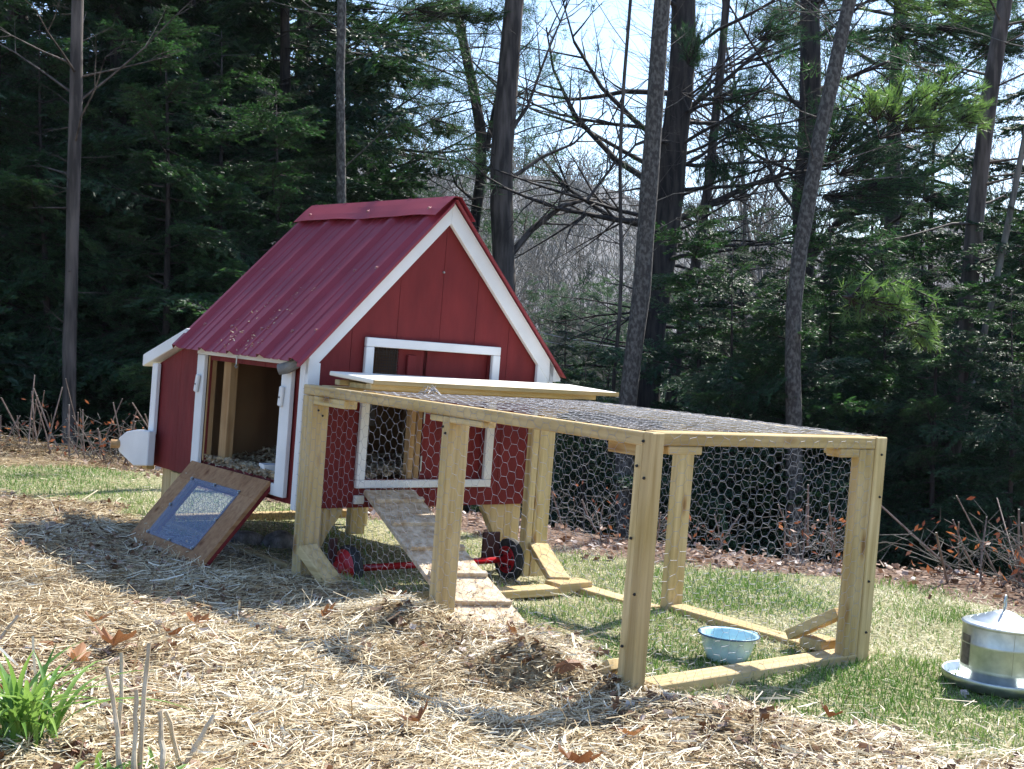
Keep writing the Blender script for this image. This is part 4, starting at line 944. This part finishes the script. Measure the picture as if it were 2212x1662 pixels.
SHORT = [protos("young_hemlock", (BARK_D, HEM), hemlock_mesh(s, 5.5, 1.9, .3, 90, leaf=.06, trunk_r=.06), s) for s in (6, 7)]
def colpos(u, D):
    p = CAM + D * (fwd + (u - 1106) / FOC * right); return (p[0], p[1], gz(p[0], p[1]))
rt = random.Random(11)
LAND = [(-20, "past the slim brown trunk"), (120, "by the near-black thin trunk"), (300, "over the cut shrubs"), (440, "by the stout near-black trunk"), (560, "over the nest box"), (720, "above the roof slope"), (960, "over the coop ridge"), (1100, "beside the thick brown trunk"), (1240, "past the gable slope"), (1360, "by the thin grey sapling"), (1480, "behind the massive pine"), (1600, "past the massive pine"), (1700, "before the curved trunk"), (1800, "just past the curved trunk"), (1920, "above the run's end post"), (2040, "beyond the run's end post"), (2160, "at the leaning trunk"), (9999, "over the waterer")]
def zone(u): return next(t for a_, t in LAND if u < a_)
def put(kindlist, u, D, sc, label, group, name="hemlock"):
    label = f"{'big' if sc > 1.25 else 'middling' if sc > .92 else 'small'} {label}, {'front row' if D < 14 else 'middle row' if D < 18 else 'back row'}, {zone(u)}"
    x_, y_, z_ = colpos(u, D); plant(name, rt.choice(kindlist), (x_, y_, z_ - .1), rt.uniform(0, 6.28), sc, label, "conifer", group)
# stand behind the coop's open-hatch side
for u, D, s in ((-60, 13, .9), (60, 17, 1.0), (262, 14.5, .95), (345, 19, .9), (420, 16, 1.0), (540, 18, 1.0), (620, 14.5, .85), (690, 20, .8), (-120, 19, 1.1), (480, 23, .7), (800, 19, .7)):
    put(SPARSE if u < 200 or D > 18.5 else TALL, u, D, s, "dark hemlock", "dark hemlocks behind the coop")
for u, D, s in ((100, 12, .9), (230, 12.5, .8), (360, 12, .95), (480, 13, 1.05), (600, 12.5, .9), (0, 12, 1.0), (740, 15, .9)):
    put(SHORT, u, D, s, "young hemlock", "young hemlocks behind the coop", "young_hemlock")
# young hemlocks in the gap and behind the run
for u, D, s in ((1225, 14, .72), (1318, 17, .9), (1010, 20, 1.0), (1262, 12, .5)):
    put(SHORT, u, D, s, "young hemlock", "young hemlocks in the gap", "young_hemlock")
for u, D, s in ((1505, 13, .9), (1610, 14, 1.0), (1560, 18, 1.2), (1690, 16, 1.1), (1790, 13, .95), (1860, 17, 1.2), (1905, 12.5, .85), (1985, 14, 1.1), (2130, 15, 1.2), (2205, 12.5, 1.0), (2290, 14, 1.3), (1800, 21, 1.4), (1960, 20, 1.4), (2240, 19, 1.6), (1700, 11.5, .7), (2020, 11.5, .75), (2180, 11, .7), (1580, 11.5, .7)):
    put(SHORT, u, D, s, "dark young hemlock", "hemlock thicket behind the run", "young_hemlock")
for u, D, s in ((2010, 22, .8), (2290, 17, .9), (1880, 25, .75)):
    put(SPARSE, u, D, s, "tall thin-crowned hemlock", "tall hemlocks over the thicket")

# main trunks traced from their real positions: (points u,v), width px, depth, bark, limb recipe
TREES = {}
def limb_tree(name, pts, wpx, D, bark, label, limbs, seed, tufts=None, sides=12, extra=None):
    r_ = np.random.default_rng(seed); wp = [PX(u, v, D) for u, v in pts]; top_dir = wp[0] - wp[1]; top_dir /= np.linalg.norm(top_dir)
    up = [wp[0] + top_dir * 2.0, wp[0] + (top_dir + [0, 0, .6]) / 1.3 * 5.0]
    bot = wp[-1]; g_ = gz(bot[0], bot[1]); low = np.array([bot[0], bot[1], g_ - .3])
    chain = [up[1], up[0]] + wp + ([low] if low[2] < bot[2] - .1 else [])
    chain = np.array(chain[::-1]); r0 = wpx / 2 / FOC * D
    # resample
    sd = np.r_[0, np.cumsum(np.linalg.norm(np.diff(chain, axis=0), axis=1))]; s_ = np.linspace(0, sd[-1], 26); C_ = np.stack([np.interp(s_, sd, chain[:, k]) for k in range(3)], 1)
    C_[1:-1] = (C_[:-2] + 2 * C_[1:-1] + C_[2:]) / 4
    C_[1:-1, :2] += r_.normal(0, r0 * .10, (24, 2)); ra_ = r0 * np.interp(s_ / sd[-1], [0, .04, .5, 1], [1.6, 1.22, 1.0, .35])
    base = C_[0].copy(); base[2] += .3
    t_ = thing(name, tuple(base), label, "tree", yard=False); V, F = polytube(C_, ra_ * r_.uniform(.94, 1.06, 26), sides); addmesh("trunk", V, F, bark, t_, smooth=True)
    TREES[t_.name] = t_
    A = []; B = []; RA = []; RB = []; TU = []
    def grow(p, d, L_, r, lev, upc):
        n_ = max(3, int(L_ / .35)); step = L_ / n_; pts_ = [p]; dd = d / np.linalg.norm(d)
        for i in range(n_):
            dd = dd + r_.normal(0, .11, 3) + np.array([0, 0, upc * step]); dd /= np.linalg.norm(dd); q = pts_[-1] + dd * step; ra = r * (1 - .8 * i / n_); rb2 = r * (1 - .8 * (i + 1) / n_)
            A.append(pts_[-1]); B.append(q); RA.append(ra); RB.append(rb2); pts_.append(q)
            if lev > 0 and i >= 1:
                for _ in range(2 if lev > 1 else 2):
                    if r_.random() < .72:
                        ax = r_.normal(0, 1, 3); ax[2] *= .45; ax -= dd * (ax @ dd); ax /= np.linalg.norm(ax); grow(q, dd * .75 + ax * .75, L_ * r_.uniform(.25, .5) * (1 - .4 * i / n_), rb2 * .55 + .001, lev - 1, upc * .6)
        TU.append((pts_[-1], dd, lev))
    for (f0, f1, n_, L0, L1, e0, e1, rr0, lev, upc, azr) in limbs:
        for k in range(n_):
            f_ = r_.uniform(f0, f1); vz = PX(1106, f_, D)[2]; j = int(np.argmin(abs(C_[:, 2] - vz))); az_ = r_.uniform(*azr) if azr else r_.uniform(0, 6.28); e_ = r_.uniform(e0, e1)
            hd = math.cos(az_) * right + math.sin(az_) * np.array([fwd[0], fwd[1], 0]); d = hd * math.cos(e_) + np.array([0, 0, math.sin(e_)])
            jj = min(j + 1, 25); t__ = r_.random(); p = C_[j] * (1 - t__) + C_[jj] * t__
            grow(p, d, r_.uniform(L0, L1), rr0 * r_.uniform(.7, 1.2), lev, upc)
    if extra:
        for q, rr0, lev in extra:
            ep = [PX(u, v, D + dz) for u, v, dz in q]; Ls = np.linalg.norm(np.diff(ep, axis=0), axis=1)
            for i in range(len(ep) - 1):
                f0_, f1_ = i / (len(ep) - 1), (i + 1) / (len(ep) - 1)
                A.append(ep[i]); B.append(ep[i + 1]); RA.append(rr0 * (1 - .7 * f0_)); RB.append(rr0 * (1 - .7 * f1_))
                for _ in range(int(Ls[i] / .22) + 1):
                    tt_ = r_.random(); p = ep[i] * (1 - tt_) + ep[i + 1] * tt_; dd = (ep[i + 1] - ep[i]) / Ls[i]; ax = r_.normal(0, 1, 3); ax -= dd * (ax @ dd); ax /= np.linalg.norm(ax)
                    grow(p, dd * .8 + ax * .8, r_.uniform(.4, 1.1), rr0 * .35, lev, .05)
    if A:
        V, F = tubes(A, B, RA, RB, 4); l_ = addmesh("limbs", V, F, bark, t_); l_["kind"] = "stuff"
    if tufts:
        prob, nn, ln, zmin, side, mat = tufts; T_ = []
        for p, dd, lev in TU:
            if p[2] < zmin or r_.random() > prob or (side and (p - base) @ right * side < -.5): continue
            n_ = nn; dirs = r_.normal(0, 1, (n_, 3)) * .62 + dd; dirs /= np.linalg.norm(dirs, axis=1, keepdims=True); P = p + r_.normal(0, ln * .45, (n_, 3)) - dd * r_.uniform(0, ln * 1.6, (n_, 1))
            T_.append(fol(P, dirs, r_.normal(0, 1, (n_, 3)), r_.uniform(ln * .7, ln * 1.2, n_), np.full(n_, ln * .085)))
        if T_:
            T_ = np.concatenate(T_); cn = T_.mean(1); rv_ = np.clip(.35 * r_.random(len(T_)) + .65 * vnoise(cn[:, 0] + cn[:, 1], cn[:, 2] * 1.3, 1.4, seed), 0, 1)
            o = addmesh("needle_tufts", T_.reshape(-1, 3), np.arange(len(T_) * 3).reshape(-1, 3), mat, t_, rnd=np.repeat(rv_, 3)); o["kind"] = "stuff"
    print(name, len(A), 0 if not tufts or not len(T_) else len(T_))
    return t_
PIR = (2.2, 4.1)      # limbs leaning toward the frame's left
limb_tree("slim_tree", [(168, 0), (162, 330), (153, 640), (147, 930)], 25, 11.0, BARK_M, "slim grey-brown trunk standing in front of the dark hemlocks, cut shrubs at its foot", [(0, 500, 9, .6, 1.6, .1, .7, .012, 2, .1, None), (100, 860, 14, .12, .5, -.2, .5, .007, 1, .0, None)], 1)
limb_tree("spruce", [(432, 0), (425, 300), (412, 480), (398, 700)], 44, 17, BARK_D, "stout near-black trunk rising through the hemlocks above the hatch side", [(-200, 600, 44, 1.2, 2.6, -.3, .2, .025, 2, -.02, None)], 2, (.8, 26, .09, -5, 0, HEM))
limb_tree("slim_tree", [(738, 0), (734, 250), (739, 520)], 19, 12.5, BARK_L, "slim pale lichened trunk directly behind the coop's ridge", [(0, 420, 8, .5, 1.5, .1, .8, .009, 2, .1, None)], 3)
limb_tree("pine", [(655, 0), (650, 200), (640, 500)], 34, 18, BARK_D, "dark pine with layered drooping boughs reaching over the coop roof into the sky gap", [(-150, 470, 34, 1.6, 3.6, -.15, .35, .028, 3, .02, None), (60, 440, 9, 2.4, 3.7, -.1, .25, .03, 3, .03, (-.5, .3))], 4, (.75, 20, .085, -5, 0, HEM))
limb_tree("big_tree", [(1116, -20), (1103, 100), (1086, 280), (1082, 450), (1090, 640)], 46, 15, BARK_M, "thick brown-barked trunk behind the coop gable's right slope, dividing the open sky", [(-100, 450, 10, .6, 1.6, .1, .8, .010, 2, .1, None)], 5, None, 14,
    [([(1095, 560, 0), (1150, 495, .2), (1215, 445, .3), (1270, 430, .4), (1330, 350, .6)], .045, 2), ([(1098, 390, 0), (1170, 340, .2), (1240, 310, .3), (1310, 240, .4)], .026, 2), ([(1092, 300, 0), (1140, 230, .2), (1180, 120, .2), (1230, 0, .3)], .03, 2), ([(1080, 330, 0), (1040, 250, .3), (1000, 120, .5)], .016, 2)])
limb_tree("forked_tree", [(990, 40), (1012, 170), (1040, 240), (1052, 320), (1042, 400), (1020, 500), (1005, 620)], 24, 18, BARK_D, "dark forked hardwood between the coop ridge and the thick brown trunk", [(-60, 300, 10, .8, 1.8, .3, 1.1, .014, 3, .15, None)], 6, None, 10,
    [([(1050, 325, 0), (1066, 250, .1), (1082, 160, .2), (1105, 60, .2), (1115, -40, .3)], .055, 2), ([(1045, 380, 0), (1080, 330, .1), (1100, 240, .2)], .03, 2), ([(1030, 440, 0), (985, 400, -.2), (960, 330, -.4)], .025, 2)])
limb_tree("lichened_tree", [(1433, -10), (1426, 100), (1414, 250), (1402, 420), (1390, 600), (1372, 740), (1350, 880)], 35, 11.5, BARK_L, "straight lichen-spotted grey trunk leaning slightly, the nearest one behind the run lid", [(0, 700, 14, .3, 1.0, .1, .8, .006, 1, .1, None)], 7, None, 14)
limb_tree("white_pine", [(1484, -10), (1470, 200), (1452, 400), (1424, 600), (1402, 760), (1386, 900)], 60, 16, BARK_D, "massive dark pine trunk right behind the lichened one with bare upswept limbs", [(-150, 640, 11, 2.0, 3.6, .0, .45, .034, 3, .12, PIR), (-150, 700, 22, 1.6, 3.0, -.1, .4, .03, 3, .06, (-1.2, 1.2)), (600, 850, 12, 1.2, 2.6, -.2, .15, .02, 2, 0, None)], 8, (.05, 40, .10, 1.0, 0, HEM), 16,
    [([(1445, 420, 0), (1330, 345, .1), (1240, 250, .2), (1195, 150, .3), (1180, 60, .4)], .045, 2), ([(1435, 500, 0), (1320, 470, .1), (1230, 410, .2), (1160, 330, .3)], .04, 2), ([(1455, 330, 0), (1370, 260, .1), (1300, 190, .2), (1240, 90, .2), (1215, 0, .3)], .04, 2),
     ([(1450, 480, 0), (1530, 445, .1), (1620, 400, .2), (1700, 375, .2), (1790, 365, .4)], .05, 2), ([(1420, 690, 0), (1520, 660, -.2), (1620, 650, -.4), (1730, 600, -.4)], .035, 2), ([(1465, 250, 0), (1560, 180, .1), (1640, 110, .1), (1720, 20, .2)], .035, 2)])
limb_tree("white_pine", [(1746, -10), (1748, 250), (1742, 500), (1728, 700), (1716, 930)], 50, 18, BARK_D, "dark pine behind the curved grey trunk, carrying the big limb of green needles", [(-150, 560, 24, 1.8, 3.4, -.1, .5, .034, 3, .08, None), (500, 850, 10, 1.2, 2.6, -.2, .15, .02, 2, 0, None)], 9, (.10, 40, .10, 0.6, 1, HEM), 14,
    [([(1750, 560, 0), (1800, 490, -.2), (1870, 440, -.4), (1960, 400, -.6), (2060, 350, -.8)], .07, 2), ([(1745, 640, 0), (1820, 560, -.2), (1900, 500, -.5), (1990, 440, -.8)], .045, 2)])
limb_tree("curved_tree", [(1838, -10), (1815, 100), (1786, 220), (1762, 340), (1735, 480), (1716, 600), (1707, 760), (1716, 860), (1716, 930)], 30, 11, BARK_L, "curved grey trunk sweeping up past the dark pine, kinked near its foot", [(-50, 500, 10, .5, 1.6, .1, .7, .009, 2, .1, None)], 10, None, 12)
limb_tree("pine", [(1945, -10), (1932, 200), (1925, 500)], 32, 21, BARK_D, "dark upper pine stem in the canopy between the curved trunk and the leaning one", [(-200, 420, 34, 1.6, 3.6, -.1, .4, .03, 3, .05, None)], 11, (.5, 40, .10, 0.5, 0, HEM))
limb_tree("leaning_tree", [(2172, -10), (2130, 250), (2108, 450), (2096, 620), (2070, 860), (2040, 1060)], 34, 13, BARK_M, "dark trunk leaning away above the waterer", [(-50, 800, 16, .8, 2.0, -.1, .5, .014, 2, .05, None)], 12, (.25, 30, .08, -5, 0, HEM), 12)
limb_tree("sapling", [(2190, 420), (2150, 620), (2100, 820), (2048, 1060)], 13, 12.5, BARK_G, "thin sapling slanting alongside the leaning dark trunk", [(0, 700, 8, .4, 1.1, .1, .7, .007, 2, .1, None)], 13)
limb_tree("dark_tree", [(30, -10), (26, 300), (22, 600), (22, 900)], 28, 15, BARK_D, "near-black thin trunk next to the frame border, hemlocks around it", [(-100, 500, 24, 1.0, 2.4, -.1, .5, .02, 3, .05, None)], 14, (.5, 24, .08, -5, 0, HEM))
limb_tree("small_tree", [(1545, 250), (1525, 450), (1490, 640), (1455, 800), (1440, 930)], 22, 17, BARK_M, "slim brown trunk between the massive pine and the curved trunk", [(100, 700, 14, .8, 2.0, .1, .6, .014, 3, .08, None)], 15)
limb_tree("small_tree", [(1352, 120), (1338, 300), (1340, 450), (1346, 620), (1318, 900)], 8, 14, BARK_M, "thin bare dark sapling in the gap just before the lichened trunk", [(150, 640, 14, .5, 1.5, .3, 1.0, .007, 3, .12, None)], 16)

def clumps(tree_label_name, t_, D, anchor, items, mat, seed, dens=1.0):
    """needle boughs: twigs fanning from a limb point with long needles on their outer halves"""
    r_ = np.random.default_rng(seed); A = []; B = []; T_ = []
    for (u, v, su, sv) in items:
        c = PX(u, v, D + r_.normal(0, .3)); ru, rv_ = su / FOC * D, sv / FOC * D; au = PX(*anchor, D); out = c - au; out /= np.linalg.norm(out)
        base_ = c - out * ru * .9; nt_w = int(26 * dens * (ru * rv_ / .12) ** .6) + 8
        A.append(au); B.append(base_)
        for k in range(nt_w):
            q = c + right * r_.normal(0, ru * .5) + np.array([0, 0, 1.]) * r_.normal(0, rv_ * .5) + np.array([fwd[0], fwd[1], 0]) * r_.normal(0, ru * .4)
            m_ = base_ + (q - base_) * .5 + r_.normal(0, .05, 3); A += [base_, m_]; B += [m_, q]
            d = q - m_; L_ = np.linalg.norm(d); d /= L_
            for j in range(max(3, int(L_ / .055))):
                p = m_ + d * L_ * (j + r_.random()) / max(3, int(L_ / .055)); n_ = 16
                dirs = d * .8 + r_.normal(0, .55, (n_, 3)) + [0, 0, .15]; dirs /= np.linalg.norm(dirs, axis=1, keepdims=True)
                T_.append(fol(p + r_.normal(0, .012, (n_, 3)), dirs, r_.normal(0, 1, (n_, 3)), r_.uniform(.07, .12, n_), np.full(n_, .0075)))
    V, F = tubes(A, B, np.full(len(A), .009), np.full(len(A), .005), 3); l_ = addmesh("bough_twigs", V, F, BARK_D, t_); l_["kind"] = "stuff"
    T_ = np.concatenate(T_); cn = T_.mean(1); rv2 = np.clip(.4 * r_.random(len(T_)) + .6 * vnoise(cn[:, 0] + cn[:, 1], cn[:, 2], 2.5, seed), 0, 1)
    o = addmesh("needle_boughs", T_.reshape(-1, 3), np.arange(len(T_) * 3).reshape(-1, 3), mat, t_, rnd=np.repeat(rv2, 3)); o["kind"] = "stuff"; print("clump", len(T_))
clumps("", TREES["white_pine.001"], 16.5, (1745, 420), [(1840, 255, 130, 60), (1890, 330, 120, 55), (1900, 440, 150, 50), (1960, 395, 110, 45), (2060, 430, 70, 40), (1870, 600, 110, 50), (1820, 690, 90, 45)], HEM, 41)
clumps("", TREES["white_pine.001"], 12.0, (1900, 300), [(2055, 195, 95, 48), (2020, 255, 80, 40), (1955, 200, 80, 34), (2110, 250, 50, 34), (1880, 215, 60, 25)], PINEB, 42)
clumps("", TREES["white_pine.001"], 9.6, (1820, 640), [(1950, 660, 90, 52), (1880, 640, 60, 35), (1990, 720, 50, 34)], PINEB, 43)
clumps("", TREES["white_pine"], 15.2, (1470, 200), [(1597, 222, 80, 50), (1500, 95, 50, 55), (1640, 300, 90, 40), (1560, 380, 60, 30), (1680, 60, 60, 30)], HEM, 44)
clumps("", TREES["pine.001"], 17.0, (1930, 60), [(1860, 90, 90, 35), (1990, 70, 110, 40), (2110, 60, 100, 40), (2190, 110, 60, 30), (1990, 140, 90, 30)], HEM, 45)
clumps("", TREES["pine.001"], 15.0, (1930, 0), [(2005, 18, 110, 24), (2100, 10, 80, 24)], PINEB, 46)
clumps("", TREES["pine"], 16.0, (660, 60), [(760, 60, 110, 40), (870, 90, 90, 35), (800, 210, 110, 28), (920, 40, 80, 30), (850, 300, 110, 22), (930, 180, 70, 22), (700, 340, 90, 30)], HEM, 47)
clumps("", TREES["pine"], 15.0, (720, 20), [(1045, 40, 55, 40), (960, 20, 70, 30), (960, 290, 50, 16)], PINE, 48)

# bare hardwoods on the slopes
def bare_mesh(seed, H, lev, r0, sides=4):
    r_ = np.random.default_rng(seed); A = []; B = []; RA = []; RB = []
    def grow(p, d, L_, r, lv):
        n_ = 5; pts_ = [p]
        for i in range(n_):
            d = d + r_.normal(0, .10, 3) + np.array([0, 0, .05]); d /= np.linalg.norm(d); q = pts_[-1] + d * L_ / n_; A.append(pts_[-1]); B.append(q); RA.append(r * (1 - .8 * i / n_)); RB.append(r * (1 - .8 * (i + 1) / n_)); pts_.append(q)
            if lv > 0 and (i >= 1):
                for _ in range(2):
                    ax = r_.normal(0, 1, 3); ax -= d * (ax @ d); ax /= np.linalg.norm(ax); grow(q, d * .8 + ax * .62, L_ * r_.uniform(.32, .55), r * (1 - .75 * i / n_) * .5, lv - 1)
    grow(np.array([0, 0, -.5]), np.array([0, 0, 1.]), H, r0, lev); return np.array(A), np.array(B), np.array(RA), np.array(RB)
BARE = []
for s in (1, 2, 3, 4):
    A, B, RA, RB = bare_mesh(s, 13, 3, .13); V, F = tubes(A[:5], B[:5], RA[:5], RB[:5], 7)
    # the first call's own five trunk segments come interleaved; split by radius instead
    big = RA > .05; V1, F1 = tubes(A[big], B[big], RA[big], RB[big], 6); V2, F2 = tubes(A[~big], B[~big], np.maximum(RA[~big], .007), np.maximum(RB[~big], .005), 3)
    BARE.append(protos("bare_tree", (BARK_G, None), ((V1, F1), (V2, F2), None), s))
    print("bare", len(A))
for i in range(46):
    D = rt.uniform(24, 50); u = rt.uniform(-60, 2280); x_, y_, z_ = colpos(u, D); gap_ = 860 < u < 1520
    if gap_: D = rt.uniform(36, 50); x_, y_, z_ = colpos(u, D)
    plant("bare_tree", rt.choice(BARE), (x_, y_, z_), rt.uniform(0, 6.28), rt.uniform(.46, .62) if gap_ else rt.uniform(.6, 1.0), f"leafless grey hardwood beyond the conifers, {zone(u)}", "tree", "bare trees on the slope")
for i in range(26):
    D = rt.uniform(42, 95); u = rt.uniform(900, 1620); x_, y_, z_ = colpos(u, D)
    plant("far_conifer", rt.choice(SHORT)[:1] + rt.choice(SHORT)[2:], (x_, y_, z_), rt.uniform(0, 6.28), (rt.uniform(.9, 1.5), rt.uniform(1.0, 1.9)), f"small distant evergreen among the grey hardwoods on the hillside, {zone(u)}", "conifer", "evergreens on the far hillside")
# far woods on the hillside: one mass
FA = []; FB = []; FR = []; FQ = []
lows = [bare_mesh(20 + s, 12, 2, .14) for s in range(4)]
rg = np.random.default_rng(5)
for i in range(270):
    D = 78 + 320 * rg.random() ** 1.4; u = rg.uniform(700, 1700) if i % 4 else rg.uniform(-100, 2300); x_, y_, z_ = colpos(u, D); A, B, RA, RB = lows[i % 4]
    if D > 110: A, B, RA, RB = A[::2], B[::2], RA[::2] * 1.2, RB[::2] * 1.2
    k = rg.uniform(.7, 1.25); an = rg.uniform(0, 6.28)
    Rz = np.array([[math.cos(an), -math.sin(an), 0], [math.sin(an), math.cos(an), 0], [0, 0, 1]]) * k; o_ = np.array([x_, y_, z_]); wmin = D * .00028
    FA.append(A @ Rz.T + o_); FB.append(B @ Rz.T + o_); FR.append(np.maximum(RA * k, wmin)); FQ.append(np.maximum(RB * k, wmin * .8))
V, F = tubes(np.concatenate(FA), np.concatenate(FB), np.concatenate(FR), np.concatenate(FQ), 3)
tag(addmesh("hillside_woods", V, F, BARK_G, loc=tuple(V.mean(0))), "leafless grey-brown woods covering the hillside beyond", "woods", kind="stuff")
print("woods", len(F))
# cables crossing the gap
for i, (q, lb) in enumerate((([(1100, 700), (1180, 722), (1290, 744)], "upper pale cable crossing the gap past the gable slope"), ([(1100, 720), (1180, 738), (1290, 760)], "lower of the paired pale cables past the gable slope"), ([(1150, 808), (1230, 830), (1330, 858)], "pale cable crossing low past the gable's eave"))):
    pts = [PX(u, v, 20) for u, v in q]; pts = [PX(q[0][0] - 500, q[0][1] - 105, 20)] + pts + [PX(q[2][0] + 500, q[2][1] + 75, 22)]
    V, F = polytube(pts, [.006] * 5, 5); tag(addmesh("cable", V, F, CABLE, loc=tuple(pts[2])), lb, "cable", "cables in the gap")

# ------------------------------------------------------------------ air
m, nt_, b = newmat("haze_air"); nt_.nodes.remove(b); pv = N(nt_, "ShaderNodeVolumePrincipled"); pv.inputs["Density"].default_value = .00022; pv.inputs["Color"].default_value = (.80, .88, 1, 1); pv.inputs["Anisotropy"].default_value = .2
nt_.links.new(pv.outputs[0], nt_.nodes["Material Output"].inputs["Volume"])
hz = np.array([[x_, y_, z_] for x_ in (-1000, 1000) for y_ in (-1000, 1000) for z_ in (-20, 118)]) + [CAM[0] , CAM[1], 0]
o = addmesh("haze", hz, CH, m); fixnormals(o); tag(o, "thin blue spring haze over the valley", "haze", kind="stuff")

# ------------------------------------------------------------------ lean the yard into the world
bpy.context.view_layer.update()
for o in YARD:
    o.matrix_world = GM @ o.matrix_world
tot = sum(len(m_.polygons) for m_ in bpy.data.meshes); print("polys", tot)
